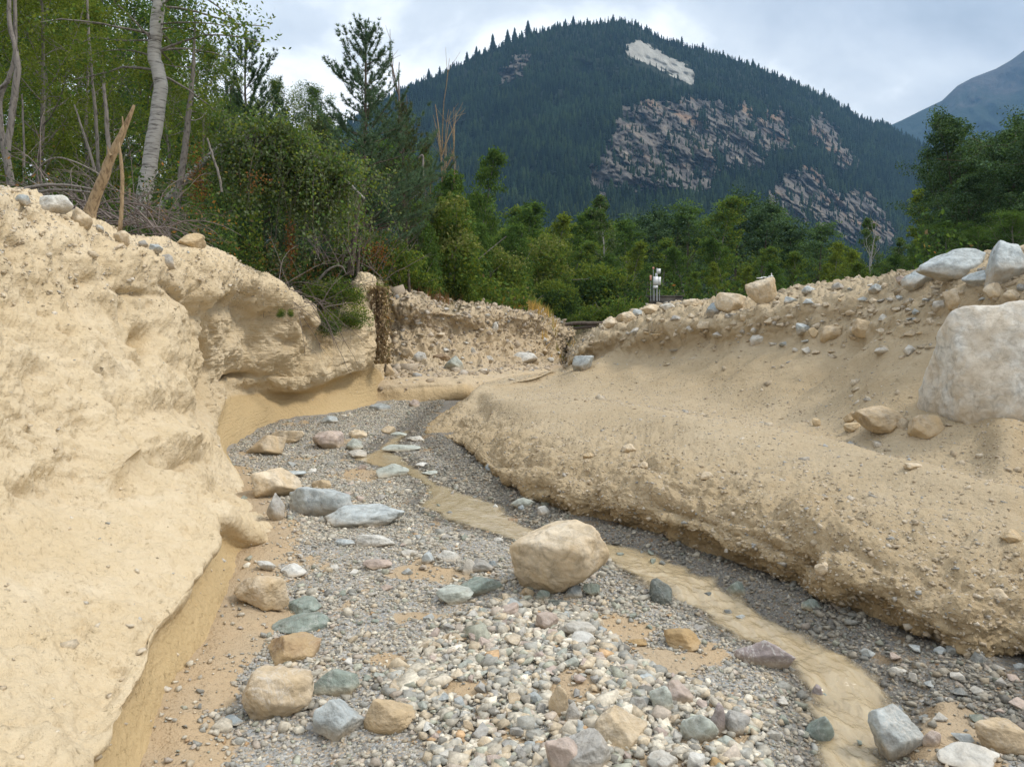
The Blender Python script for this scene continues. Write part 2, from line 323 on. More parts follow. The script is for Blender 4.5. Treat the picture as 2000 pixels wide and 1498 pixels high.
# right bank: from beside the camera to the tip and round it
RB = [
 [w(2.6,-1.5,-.2), w(2.7,-1.5,.15), w(2.6,-1.5,.3), w(2.75,-1.5,.45), w(3.1,-1.5,.6), w(3.8,-1.5,.66), w(4.6,-1.5,.7), w(5.8,-1.5,1.3), w(7.6,-1.5,2.4), w(12,-1.5,2.0), w(40,-2,1.5)],
 [w(2.45,1.0,-.15), w(2.55,1.0,.12), w(2.42,1.0,.28), w(2.6,1.05,.45), w(3.0,1.1,.6), w(3.7,1.3,.66), w(4.6,1.6,.7), w(5.8,2,1.3), w(7.6,3,2.4), w(12,4,2.0), w(40,6,1.5)],
 [w(2.40,2.4,-.13), w(2.5,2.45,.10), w(2.36,2.45,.24), w(2.5,2.5,.42), w(2.85,2.7,.58), w(3.5,3.2,.66), w(4.5,3.9,.7), w(5.7,5,1.4), w(7.4,6.3,2.5), w(12,9,2.0), w(42,16,1.5)],
 [base(2010,1365), P(2050,1290,3.52), P(2030,1255,3.4), P(2070,1180,3.5), P(2090,1080,3.95), P(2080,985,4.8), P(2080,905,6.0), P(2080,700,8.0), P(2080,470,10.0), w(12,16,2.0), w(45,30,1.5)],
 [base(1890,1335), P(1900,1285,3.65), P(1880,1240,3.5), P(1910,1150,3.65), P(1940,1050,4.15), P(1950,960,5.1), P(1940,890,6.4), P(1960,690,8.6), P(1990,487,10.6), w(11,20,2.0), w(45,38,1.5)],
 [base(1770,1290), P(1775,1235,3.9), P(1750,1180,3.72), P(1775,1100,3.85), P(1800,1010,4.4), P(1815,925,5.5), P(1820,868,6.9), P(1850,680,9.2), P(1900,500,11.4), w(10.5,22,2.0), w(45,45,1.5)],
 [base(1660,1232), P(1650,1185,4.22), P(1625,1140,4.02), P(1640,1060,4.15), P(1670,980,4.7), P(1690,900,6.0), P(1700,842,7.6), P(1740,680,10.2), P(1800,535,12.4), w(10,25,2.0), w(46,52,1.5)],
 [base(1560,1187), P(1550,1140,4.6), P(1525,1095,4.4), P(1540,1030,4.5), P(1565,945,5.1), P(1590,870,6.6), P(1600,800,9.0), P(1640,680,11.6), P(1700,545,14), w(10,28,1.9), w(46,60,1.5)],
 [base(1450,1137), P(1440,1090,5.0), P(1420,1055,4.82), P(1435,995,4.95), P(1455,920,5.5), P(1480,845,7.3), P(1500,785,10), P(1540,680,12.6), P(1600,556,15), w(9.5,31,1.9), w(46,68,1.5)],
 [base(1340,1092), P(1335,1055,5.4), P(1315,1020,5.22), P(1330,965,5.35), P(1350,895,5.95), P(1375,825,8.0), P(1400,770,11.2), P(1430,680,13.6), P(1490,582,16), w(9,34,1.8), w(46,76,1.5)],
 [base(1240,1057), P(1235,1025,5.8), P(1218,995,5.62), P(1232,945,5.75), P(1255,875,6.5), P(1285,810,8.8), P(1310,762,12), P(1340,690,14.4), P(1390,592,17), w(9,37,1.8), w(46,84,1.5)],
 [base(1150,1030), P(1140,1005,6.2), P(1128,980,6.0), P(1142,935,6.15), P(1165,865,7.0), P(1195,803,9.4), P(1235,755,12.8), P(1260,700,15), P(1310,595,18), w(8.5,40,1.8), w(46,92,1.5)],
 [base(1065,1007), P(1060,980,6.6), P(1045,960,6.42), P(1060,915,6.6), P(1085,855,7.5), P(1120,797,10), P(1175,745,13.5), P(1200,700,15.6), P(1240,608,18.6), w(8,43,1.8), w(46,100,1.5)],
 [base(985,962), P(980,940,7.55), P(965,918,7.4), P(980,890,7.6), P(1005,843,8.4), P(1045,790,10.6), P(1130,738,14), P(1150,710,16), P(1185,630,19), w(7.5,46,1.8), w(46,108,1.5)],
 [base(915,902), P(920,885,8.95), P(912,872,8.85), P(930,856,9.0), P(955,825,9.7), P(1000,780,11.4), P(1105,733,14.6), P(1118,715,16.4), P(1140,668,19.4), w(6,48,1.6), w(40,116,1.5)],
 [base(865,872), P(872,862,10.0), P(870,853,10.0), P(890,843,10.2), P(920,808,10.9), P(965,770,12.4), P(1080,730,15.4), P(1105,722,17), P(1122,700,20), w(4.5,44,1.3), w(30,124,1.4)],
 [base(822,840), P(830,838,11.5), P(845,832,11.6), P(865,820,11.9), P(900,790,12.6), P(950,758,13.8), P(1060,729,16.4), P(1090,724,18), P(1115,712,21), w(3.8,40,1.2), w(26,124,1.3)],
 [base(880,795), P(890,791,14.5), P(898,788,14.5), P(910,783,14.3), P(925,770,14.2), P(960,750,15), P(1050,729,17.2), P(1085,724,19), P(1110,716,22), w(3.4,38,1.1), w(24,120,1.3)],
 [base(960,764), P(965,760,17.5), P(970,757,17.4), P(978,754,17.2), P(985,748,17), P(1010,738,17.4), P(1060,727,19), P(1085,722,21), P(1108,714,24), w(3.2,40,1.1), w(22,118,1.3)],
 [base(1040,742), P(1042,741,21), P(1046,740,21), P(1050,738,21), P(1055,735,21), P(1062,731,21.4), P(1075,725,22.5), P(1092,719,24), P(1110,711,27), w(3.2,46,1.1), w(20,118,1.3)],
]
def toward(p, k): c = np.array([0, 0, CH]); return c+(p-c)*k
for k, c_ in enumerate(RB):
    if 2 <= k <= 14:
        m_ = np.linalg.norm(c_[2][:2])/np.linalg.norm(c_[1][:2]); c_[1][:2] *= 1+(m_-1)*.6; m0 = np.linalg.norm(c_[2][:2])/np.linalg.norm(c_[0][:2])
    if 3 <= k <= 14:
        f0 = c_[6][1]
        for j in (7, 8): d0 = c_[j][1]; c_[j] = toward(c_[j], (f0+(d0-f0)*(.70 if k < 10 else .70+.3*min(1, (k-9)/3)))/d0)
    if k >= 16:
        for j in range(1, 9): c_[j] = toward(c_[j], .915)
g = loft(RB, 1050, 420); px, py = proj(g); q = g
V = np.linspace(0, 10, 420)[None, :]*np.ones((1050, 1)); U = np.linspace(0, 19, 1050)[:, None]*np.ones((1, 420))
face = (1-sst(3.6, 4.8, V)); crest = sst(6.7, 7.6, V); far = sst(8.4, 9.3, V)
tip = 1-.6*sst(14.5, 16.5, U)
f = fbm(q, .9, 3)*.07*(.4+.6*crest)*tip+(bil(q, 2.4, 2)-.42)*.12*face*tip+(bil(q, 6, 2, .5)-.45)*.040*(face*sst(.6, 1.6, V)+.12+.5*crest)
f += (bil(q, 19, 3, .6)-.45)*.013*(face+.28+.5*crest)+fbm(q, 40, 2)*.005*(.5+face)
f += bumps(px, py, [(1330,1000,60,14,20,-.07),(1560,1110,30,30,30,-.10),(1490,1060,50,14,25,-.06),(1700,1190,60,16,35,-.07),(985,905,30,10,20,-.07),(1060,955,30,10,15,-.05),
 (1250,940,60,20,15,.05),(1600,1020,80,30,15,.04),(1970,870,45,50,0,.18),(1980,780,30,60,0,-.05),(1380,700,90,12,-35,-.05),(1290,640,90,12,-30,.10),(1560,800,60,8,-5,-.03),(1700,640,60,12,-20,.10),(1640,700,120,11,-40,-.10),(1760,660,70,14,-40,.09),(1500,700,80,16,-35,.07),(1300,690,60,12,-30,-.05),(1420,655,30,14,0,.08),(1590,660,24,12,0,.10),
 (1450,905,110,7,-4,-.04),(1190,700,60,10,-25,.10)])*(1-far)
f += (bil(q, .9, 3)-.5)*.25*far+(bil(q, 3, 3)-.45)*.13*crest*(1-far)
f += (.13*np.exp(-((V-4.75-.25*fbm(q, .6, 2))/.28)**2)-.11*np.exp(-((V-5.75)/.4)**2)+.045*fbm(q, 1.6, 3)*sst(5.9, 6.5, V))*tip*(U > 2)
GR = disp(g, -f)
nn = gnorm(GR)
if nn[..., 2].mean() < 0: pass
wet = np.clip((1-sst(1.0, 2.6, V))*.8+(1-sst(3.2, 4.6, V+.5*fbm(q, 2, 2)))*.38+sst(.03, .15, -f)*.35*face, 0, 1)  # damp foot; the rest of the face and its hollows also darker ochre
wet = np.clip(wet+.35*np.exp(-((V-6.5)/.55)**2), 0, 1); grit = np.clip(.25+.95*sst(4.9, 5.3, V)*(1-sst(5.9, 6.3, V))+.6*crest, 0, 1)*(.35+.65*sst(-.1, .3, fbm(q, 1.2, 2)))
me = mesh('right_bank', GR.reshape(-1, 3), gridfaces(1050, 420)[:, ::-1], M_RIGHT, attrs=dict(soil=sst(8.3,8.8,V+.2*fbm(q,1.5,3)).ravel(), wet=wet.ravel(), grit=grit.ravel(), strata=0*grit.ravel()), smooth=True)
link('right_bank', me, kind='structure')

# far bank across the bend
FB = [
 [base(700,800), P(705,785,15.4), P(710,765,15.6), P(715,752,15.9), P(720,740,17.5), P(720,715,19.5), P(720,690,20.5), P(725,640,21.5), P(735,560,22.5), w(-4.5,30,2.7), w(-9,60,2)],
 [base(770,789), P(772,782,15.6), P(775,762,15.7), P(780,746,16.0), P(785,735,17.6), P(790,715,19.6), P(795,690,20.8), P(805,640,21.6), P(810,572,22.6), w(-3.5,31,2.6), w(-7,62,2)],
 [base(845,783), P(848,776,16.0), P(850,758,16.1), P(855,744,16.4), P(860,733,18), P(865,713,20.3), P(865,690,21.4), P(868,645,22.4), P(870,592,23.6), w(-2,33,2.3), w(-4,64,1.8)],
 [base(905,780), P(910,773,16.2), P(905,758,16.3), P(900,743,16.8), P(915,730,18.6), P(925,712,21), P(930,692,22.4), P(935,650,23.4), P(940,600,24.6), w(-1.2,36,2.2), w(-2,66,1.7)],
 [base(930,778), P(945,766,17.2), P(945,756,17.4), P(950,740,18), P(965,727,20), P(980,711,22.5), P(985,694,24), P(990,650,25), P(998,602,26.4), w(-.2,38,2.1), w(-.4,68,1.6)],
 [base(950,762), P(965,756,18.3), P(975,746,18.6), P(995,733,19.5), P(1010,723,22), P(1030,710,25), P(1035,694,27), P(1040,655,28.5), P(1050,610,30), w(1.2,42,1.8), w(1.2,70,1.5)],
 [base(985,750), P(1010,744,20), P(1020,738,20.3), P(1040,728,21.5), P(1060,720,24), P(1075,710,28), P(1080,696,31), P(1085,665,33), P(1090,630,35), w(2.8,48,1.4), w(3,74,1.3)],
 [base(1050,738), P(1060,735,22), P(1075,730,23), P(1090,724,25), P(1105,716,29), P(1115,706,34), P(1120,693,37), P(1125,672,40), P(1132,652,43), w(5,56,1.2), w(6,78,1.2)],
 [base(1100,732), P(1110,730,24), P(1120,726,26), P(1130,721,29), P(1150,715,34), P(1165,706,39), P(1175,695,43), P(1185,676,47), P(1195,660,50), w(10,62,1.2), w(14,82,1.2)],
]
for c_ in FB:
    for j in range(1, 9): c_[j] = toward(c_[j], .895)
g = loft(FB, 560, 260); px, py = proj(g); q = g
V = np.linspace(0, 10, 260)[None, :]*np.ones((560, 1))
ru = sst(3.8, 5.5, V); far = sst(8.4, 9.3, V)
f = fbm(q, .8, 3)*.12*ru+(bil(q, 1.6, 3)-.42)*.26*ru+(bil(q, 5, 3, .6)-.42)*.11*ru+fbm(q, 14, 2)*.018*(.2+ru)
f += (bil(q*[1, 1, .25], 2.2, 2)-.4)*.06*(1-ru)
f += bumps(px, py, [(940,650,10,50,0,-.25),(1000,640,14,50,15,.18),(880,640,20,50,-10,.15),(905,760,12,16,10,-.10),(1060,665,12,30,20,-.2)])*(1-far)
GF = disp(g, -f)
wet = np.clip((1-sst(1.6, 2.6, V))+.3*sst(.03, .2, -f), 0, 1)*.9; grit = np.clip(.3+ru, 0, 1)  # damp foot, plus some ochre in every hollow
me = mesh('far_bank', GF.reshape(-1, 3), gridfaces(560, 260)[:, ::-1], M_FAR, attrs=dict(soil=sst(7.9,8.3,V+.5*fbm(q,1.2,3)).ravel(), wet=wet.ravel(), grit=grit.ravel(), strata=0*grit.ravel()), smooth=True)
link('far_bank', me, kind='structure')

# ------------------------------------------------------------------ stream bed and water
ST = [(838,790,805),(850,765,800),(865,742,785),(880,722,772),(895,680,800),(910,735,815),(925,790,845),(945,822,870),(965,828,930),(985,812,985),(1005,850,1005),(1025,900,1035),
 (1040,960,1100),(1055,1000,1180),(1070,1090,1260),(1090,1180,1310),(1110,1210,1350),(1130,1258,1395),(1150,1300,1425),(1170,1335,1462),(1190,1380,1495),(1210,1395,1530),
 (1235,1430,1575),(1260,1490,1625),(1285,1535,1670),(1310,1562,1720),(1335,1580,1748),(1360,1590,1765),(1390,1595,1758),(1420,1590,1738),(1450,1595,1718),(1480,1605,1722),(1530,1612,1765),(1700,1640,1900)]
_sl = np.array([G(a, y) for y, a, b in ST]); _sr = np.array([G(b, y) for y, a, b in ST])
_ys = _sl[::-1, 1]; _xl = _sl[::-1, 0]; _xr = _sr[::-1, 0]
_ys = np.concatenate([[-1.5], _ys]); _xl = np.concatenate([[1.3], _xl]); _xr = np.concatenate([[2.1], _xr])
def sx(y): return np.interp(y, _ys, _xl), np.interp(y, _ys, _xr)
def wl(y):                                # water level
    return zb(y)-.016+np.interp(y, [-2, 3.2, 3.36, 3.5, 4.3, 4.42, 4.55, 5.4, 20], [-.05, -.045, -.03, -.004, -.012, -.008, .012, .004, .0])
LBASE = [(1498,340),(1400,330),(1385,345),(1290,420),(1180,455),(1110,500),(1062,550),(985,515),(905,445),(868,475),(832,535),(820,640),(797,725),(789,770),(783,845),(779,925)]
RBASE = [(1500,2180),(1365,2010),(1335,1890),(1290,1770),(1232,1660),(1187,1560),(1137,1450),(1092,1340),(1057,1240),(1030,1150),(1007,1065),(962,985),(902,915),(872,865),(840,822)]
def _bl(t): p = np.array([G(x, y) for y, x in t]); p = p[np.argsort(p[:, 1])]; return p[:, 1], p[:, 0]
_ly, _lx = _bl(LBASE); _ry, _rx = _bl(RBASE)
def bx(y): return np.interp(y, _ly, _lx), np.interp(y, _ry, _rx)
HEAP = [(860,1210),(1000,1165),(1150,1185),(1230,1290),(1330,1330),(1480,1400),(1500,1520),(1180,1530),(870,1530),(800,1400),(740,1330),(800,1280)]
SANDP = [(1120,1350,70,30),(900,1340,60,22),(1400,1440,90,40),(1350,1290,80,26),(740,1290,70,22),(820,1200,50,14),(1270,1490,80,26),(560,1330,60,25),(480,1230,70,60),(700,930,60,18),(420,1330,40,60),(820,1120,60,14),(1230,1230,40,14),(1700,1290,70,16),(1850,1400,60,25)]
def sandiness(px, py, q):
    s = np.zeros(px.shape)
    for cx, cy_, rx, ry in SANDP: s = np.maximum(s, np.exp(-((px-cx)/rx)**2-((py-cy_)/ry)**2))
    n = .62*fbm(q*[1, .6, 1], 2.6, 4)+.06
    return np.clip(sst(.35, .7, .75*s+n+.12), 0, 1)
def bedz(x, y, fine=True):
    q = np.stack([x, y, 0*x], -1); z = zb(y)+.028*fbm(q, .9, 2)+.018*fbm(q, 3, 3)
    h = np.exp(-((x-.25)/.55)**2-((y-3.25)/.6)**2)*.07; z = z+h
    if fine: z = z+.006*fbm(q, 11, 3)+.004*bil(q, 30, 2)
    a, b = bx(y); z = z+.05*sst(.35, 0, x-a)+.04*sst(.3, 0, b-x)
    l, r = sx(y); e = np.minimum(x-l, r-x)+.05*fbm(q, 4.5, 4)+np.interp(y, [0, 4.6, 5.6, 20], [.035, .035, -.005, -.02])
    lv = wl(y); m = sst(-.16, .0, e)
    z = z*(1-m)+m*np.minimum(z, lv+.010); z = z-.06*sst(-.02, .14, e)*m
    return np.where(y > 14, zb(y)+.02*fbm(q, 1.5, 3), z)
ny, nx = 640, 620
yy = np.concatenate([np.linspace(-1.5, 1.9, 20), np.exp(np.linspace(math.log(1.95), math.log(24), ny-20))])
xx = np.linspace(-1, 1, nx); wx0 = np.interp(yy, [-2, 2, 8, 16, 24], [-1.9, -1.9, -4.3, -5, -5]); wx1 = np.interp(yy, [-2, 2, 4, 8, 24], [3.1, 3.0, 2.6, 1.2, 2.5])
X = wx0[:, None]+(wx1-wx0)[:, None]*(xx[None]+1)/2; Y = yy[:, None]*np.ones((1, nx)); Z = bedz(X, Y)
px, py = proj(np.stack([X, Y, Z], -1)); sd = sandiness(px, py, np.stack([X, Y, 0*X], -1))
a, b = bx(Y); sd = np.maximum(sd, sst(.28, .06, X-a+.1*fbm(np.stack([X, Y, Z], -1), 4, 3))*(Y < 8))
sd = np.maximum(sd, sst(15., 17., Y)); sd = sd*sst(-.0, -.22, np.minimum(X-sx(Y)[0], sx(Y)[1]-X)); Z = Z-.003*sd
l, r = sx(Y); e = np.minimum(X-l, r-X)
def bed_mat():
    m, nt, b = mat('bed_gravel', .9, .2); p = pos(nt)
    def vor(s):
        v = N(nt, 'ShaderNodeTexVoronoi', Scale=float(s)); nt.links.new(p, v.inputs['Vector']); sc = nt.nodes.new('ShaderNodeSeparateColor'); nt.links.new(v.outputs['Color'], sc.inputs[0])
        return v.outputs['Distance'], sc.outputs[0]
    pal = [(0, (.17, .17, .165)), (.15, (.29, .29, .28)), (.4, (.38, .365, .33)), (.6, (.33, .345, .345)), (.75, (.42, .34, .25)), (.88, (.52, .50, .455)), (.985, (.40, .24, .13))]
    d1, c1 = vor(95); d2, c2 = vor(38)
    g1 = ramp(nt, c1, pal, 'CONSTANT'); g2 = ramp(nt, c2, pal, 'CONSTANT')
    g = mix(nt, ramp(nt, d2, [(.25, 1.), (.5, 0.)]), mix(nt, ramp(nt, d1, [(.35, 0.), (.8, .75)]), g1, (.30, .25, .185)), g2)
    sand = mix(nt, noise(nt, 40, 5, .7, p), (.36, .275, .18), (.47, .37, .25))
    och = mix(nt, ramp(nt, noise(nt, 2.2, 3, .5, p), [(.4, 0.), (.6, 1.)]), sand, (.44, .325, .20))
    n = noise(nt, 30, 6, .7, p); am = N(nt, 'ShaderNodeMath', operation='ADD'); nt.links.new(attr(nt, 'sand'), am.inputs[0]); nt.links.new(n, am.inputs[1])
    c = mix(nt, ramp(nt, am.outputs[0], [(.72, 0.), (.95, 1.)]), g, och)
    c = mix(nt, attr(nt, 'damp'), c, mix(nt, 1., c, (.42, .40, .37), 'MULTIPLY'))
    nt.links.new(c, b.inputs['Base Color'])
    mr = N(nt, 'ShaderNodeMapRange'); nt.links.new(attr(nt, 'damp'), mr.inputs[0]); mr.inputs[3].default_value = .9; mr.inputs[4].default_value = .4; nt.links.new(mr.outputs[0], b.inputs['Roughness'])
    bump(nt, b, [(ramp(nt, d2, [(0, 1.), (.5, 0.)]), .55, .012), (ramp(nt, d1, [(0, 1.), (.6, 0.)]), .6, .006), (n, .4, .006)], 1)
    return m
M_BED = bed_mat()
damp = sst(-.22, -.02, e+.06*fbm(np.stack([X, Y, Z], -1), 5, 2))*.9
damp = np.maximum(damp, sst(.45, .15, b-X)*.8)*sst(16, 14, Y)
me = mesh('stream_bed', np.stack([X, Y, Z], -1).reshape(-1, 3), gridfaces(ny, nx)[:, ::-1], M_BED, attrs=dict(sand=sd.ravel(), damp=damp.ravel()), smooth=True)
link('stream_bed', me, kind='structure')

nw, mw = 900, 90
yy = np.exp(np.linspace(math.log(1.2), math.log(float(G(797, 838)[1])), nw)); yy[:30] = np.linspace(-1.4, yy[30], 31)[:30]
l, r = sx(yy); l = l-.10; r = r+.10
X = l[:, None]+(r-l)[:, None]*np.linspace(0, 1, mw)[None]; Y = yy[:, None]*np.ones((1, mw)); q = np.stack([X*1.3, Y, 0*X], -1)
turb = np.interp(Y, [0, 3.0, 3.3, 3.6, 4.2, 4.5, 5.2, 6, 20], [1.2, 1.3, 1.5, .9, 1., 1.3, .5, .2, .1])
Zw = wl(Y)+turb*(.013*fbm(q, 5, 3)+.005*fbm(q*[1, .5, 1], 15, 2))+.0015*fbm(q, 30, 2)
dep = Zw-bedz(X, Y)
wm, nt, b = mat('muddy_water', .04, 1.); b.inputs['Base Color'].default_value = (.40, .285, .135, 1); b.inputs['IOR'].default_value = 1.33
p = pos(nt); nt.links.new(mix(nt, ramp(nt, noise(nt, 5, 4, .55, pos(nt, (1.9, .6, 1)), 1.8), [(.36, 0.), (.64, 1.)]), (.43, .335, .195), (.50, .40, .245)), b.inputs['Base Color'])
wc = b.inputs['Base Color'].links[0].from_socket; foam_glint = N(nt, 'ShaderNodeMath', operation='MULTIPLY'); nt.links.new(ramp(nt, noise(nt, 75, 4, .75, pos(nt, (1.4, .8, 1)), 1.5), [(.63, 0.), (.72, .6)]), foam_glint.inputs[0]); nt.links.new(attr(nt, 'turb'), foam_glint.inputs[1])
nt.links.new(mix(nt, foam_glint.outputs[0], wc, (.78, .72, .60)), b.inputs['Base Color'])  # pale specks: foam, and glitter painted into the colour of rough water
nt.links.new(ramp(nt, attr(nt, 'depth'), [(0, .0), (.14, .25), (.42, .82), (.8, 1.)]), b.inputs['Alpha'])
rip = noise(nt, 30, 5, .6, pos(nt, (1.4, .8, 1)), 0)
tb = N(nt, 'ShaderNodeMath', operation='MULTIPLY_ADD'); nt.links.new(attr(nt, 'turb'), tb.inputs[0]); tb.inputs[1].default_value = .45; tb.inputs[2].default_value = .22
bn = N(nt, 'ShaderNodeBump', Distance=.012); b.inputs['Coat Weight'].default_value = .6; b.inputs['Coat Roughness'].default_value = .03; b.inputs['Coat IOR'].default_value = 1.5; nt.links.new(tb.outputs[0], bn.inputs['Strength']); nt.links.new(rip, bn.inputs['Height']); nt.links.new(bn.outputs[0], b.inputs['Normal']); nt.links.new(bn.outputs[0], b.inputs['Coat Normal'])
me = mesh('stream_water', np.stack([X, Y, Zw], -1).reshape(-1, 3), gridfaces(nw, mw)[:, ::-1], wm, attrs=dict(depth=np.clip(dep/.08, 0, 1).ravel(), turb=turb.ravel()), smooth=True)
link('stream_water', me, kind='structure')

# ------------------------------------------------------------------ valley floor to the horizon
yy = np.concatenate([np.linspace(-60, 0, 12), np.linspace(2, 60, 60), np.exp(np.linspace(math.log(63), math.log(3600), 70))]); xx = np.linspace(-1, 1, 161)
X = (np.sign(xx)*np.abs(xx)**1.6)[None]*(70+1.1*np.maximum(yy, 0))[:, None]; Y = yy[:, None]*np.ones((1, 161)); q = np.stack([X, Y, 0*X], -1)
near = np.clip(1-np.minimum(np.abs(X-.5)/9, 5), 0, 1)
chan = sst(-14, -6, X)*sst(14, 8, X)*sst(50, 34, Y)
Z = 1.15+.25*fbm(q, .05, 3)-1.9*chan+sst(-12, -60, X)*sst(0, 40, Y)*14
me = mesh('ground', np.stack([X, Y, Z], -1).reshape(-1, 3), gridfaces(len(yy), 161)[:, ::-1], None, smooth=True)
mg, nt, b = mat('forest_floor', .95, .1); p = pos(nt)
nt.links.new(mix(nt, ramp(nt, noise(nt, .9, 6, .65, p), [(.4, 0.), (.6, 1.)]), (.045, .06, .022), (.10, .085, .05)), b.inputs['Base Color']); me.materials.append(mg)
link('ground', me, kind='structure')

TER = []
bpy.context.view_layer.update()
for nm in ('left_bank', 'right_bank', 'far_bank', 'stream_bed', 'ground'):
    TER.append(BVHTree.FromObject(D.objects[nm], bpy.context.evaluated_depsgraph_get()))
def hit(px, py, only=None):
    r = Vector(ray(px, py)).normalized(); best = None
    for i, t in enumerate(TER):
        if only is not None and i not in only: continue
        h = t.ray_cast(Vector((0, 0, CH)), r)
        if h[0] is not None and (best is None or h[3] < best[3]): best = h
    return (np.array(best[0]), np.array(best[1])) if best else None
def drop(x, y, z0=60):                   # ground height under a point
    zs = []
    for t in TER:
        h = t.ray_cast(Vector((x, y, z0)), Vector((0, 0, -1)))
        if h[0] is not None: zs.append(h[0][2])
    return max(zs) if zs else 1.2
# ------------------------------------------------------------------ stones
def ico(n):
    t = (1+5**.5)/2
    v = [(-1,t,0),(1,t,0),(-1,-t,0),(1,-t,0),(0,-1,t),(0,1,t),(0,-1,-t),(0,1,-t),(t,0,-1),(t,0,1),(-t,0,-1),(-t,0,1)]
    f = [(0,11,5),(0,5,1),(0,1,7),(0,7,10),(0,10,11),(1,5,9),(5,11,4),(11,10,2),(10,7,6),(7,1,8),(3,9,4),(3,4,2),(3,2,6),(3,6,8),(3,8,9),(4,9,5),(2,4,11),(6,2,10),(8,6,7),(9,8,1)]
    v = [np.array(a, float)/np.linalg.norm(a) for a in v]
    for _ in range(n):
        c = {}; nf = []
        def mid(a, b):
            k = (min(a, b), max(a, b))
            if k not in c: m = v[a]+v[b]; v.append(m/np.linalg.norm(m)); c[k] = len(v)-1
            return c[k]
        for a, b, d in f:
            x, y, z = mid(a, b), mid(b, d), mid(d, a); nf += [(a, x, z), (b, y, x), (d, z, y), (x, y, z)]
        f = nf
    return np.array(v), np.array(f, np.int32)
ICO = {n: ico(n) for n in (0, 1, 2, 3, 4, 5)}
def rockshape(rng, n, facets=14, soft=14, rough=.05, flat=.0):
    """unit-size rock: rounded-off polyhedron of random cut planes plus roughness"""
    v, f = ICO[n]; facets = max(facets, 8)+(1 if n < 4 else 3); k = np.arange(facets)+.5; ph = np.arccos(1-2*k/facets); th = math.pi*(1+5**.5)*k
    pn = np.stack([np.cos(th)*np.sin(ph), np.sin(th)*np.sin(ph), np.cos(ph)], 1)+rng.normal(0, .34, (facets, 3))
    a = rng.uniform(0, 6.28); ca_, sa_ = math.cos(a), math.sin(a); pn = pn@np.array([[ca_, 0, sa_], [0, 1, 0], [-sa_, 0, ca_]])@np.array([[ca_, sa_, 0], [-sa_, ca_, 0], [0, 0, 1]])
    pn /= np.linalg.norm(pn, axis=1)[:, None]
    if flat: pn = np.concatenate([pn, [[0, 0, 1], [0, 0, -1]]])
    d = rng.uniform(.58, 1.0, len(pn)); 
    if flat: d[-2:] = 1-flat
    c = np.maximum(v@pn.T, 1e-3)/d[None]                     # 1/r per plane
    soft = soft*1.6; r = np.minimum(1/((c**soft).sum(1)**(1/soft)), 1.16)
    if rough:
        o = rng.uniform(0, 50, 3); r = r*(1+rough*fbm(v*1.0+o, 1.6, 3)+rough*.5*fbm(v+o, 5, 3 if n > 3 else 2))
    p = v*r[:, None]; lo, hi = p.min(0), p.max(0); return (p-(lo+hi)/2)/((hi-lo)/2), f
TINT = dict(grey=(.36, .355, .335), pale=(.50, .485, .44), white=(.60, .595, .555), tan=(.47, .375, .255), buff=(.52, .43, .31), pink=(.45, .37, .325), green=(.235, .28, .245),
            palegreen=(.40, .43, .385), blue=(.27, .315, .335), bluepale=(.40, .44, .445), dark=(.12, .14, .13), orange=(.40, .27, .13), brown=(.28, .19, .11), slate=(.20, .225, .23), purple=(.31, .265, .26), sand=(.55, .43, .27), cream=(.60, .51, .38))
DUST = dict(tan=.75, buff=.7, sand=.6, cream=.7, pale=.25, white=.15, grey=.2, pink=.2)
STONES = []
def stone(name, px, py, wpx, hpx, tint, label, cat='stone', group=None, dep=.8, facets=14, soft=14, rough=.06, yaw=None, sink=.27, n=4, vein=.35, gloss=0, dust=None, roll=0, seed=None, only=None, d=None, flat=0., bed_level=False, box=1.):
    """px, py: foot of the stone in the picture; wpx x hpx: what shows of it"""
    seed = seed if seed is not None else int(px*7+py*13) & 0xffff
    rng = np.random.RandomState(seed)
    h = hit(px, py, only) if d is None else (P(px, py, d), None)
    if h is None:
        for k in range(1, 26):
            h = hit(px, py+k*2, only)
            if h: break
    p = h[0]; dist = math.hypot(p[0], p[1]); sx_ = wpx/F*dist/2
    elev = math.atan2(CH-p[2], dist)
    # height so that the silhouette is hpx tall: visible = H cos(e) + D sin(e)
    Dp = sx_*dep; vis = hpx/F*dist; Hh = max((vis-2*Dp*.42*math.sin(max(elev, 0)))/math.cos(elev), .3*vis)
    H = Hh/(1-sink)/2
    v, f = rockshape(rng, n, facets, soft, rough, flat)
    if box != 1.: v = np.sign(v)*np.abs(v)**box
    v = v*[sx_, Dp, H]
    if roll:
        a = R(roll); c, s = math.cos(a), math.sin(a); v = np.stack([v[:, 0]*c-v[:, 2]*s, v[:, 1], v[:, 0]*s+v[:, 2]*c], 1)
    t = np.array(TINT[tint])*rng.uniform(.92, 1.08)
    v = v+[0, 0, H*(1-2*sink)]
    me = mesh(name, v, f, M_STONE, cols=np.broadcast_to(t, (len(v), 3)), attrs=dict(dust=DUST.get(tint, .08) if dust is None else dust, vein=vein, gloss=gloss, mud=.8*sst(.45, .0, v[:, 2]/(2*H))*(0 if gloss > .4 else 1)), smooth=True)
    loc = p+np.array([0, Dp*.75, 0]); 
    if h[1] is None or bed_level: loc[2] = p[2]
    elif h[1][2] > .5: loc[2] = p[2]
    o = link(name, me, loc, yaw if yaw is not None else rng.uniform(-.35, .35), label=label, cat=cat, group=group)
    STONES.append((px, py, wpx, hpx)); return o
B, K = 'boulder', 'rock'
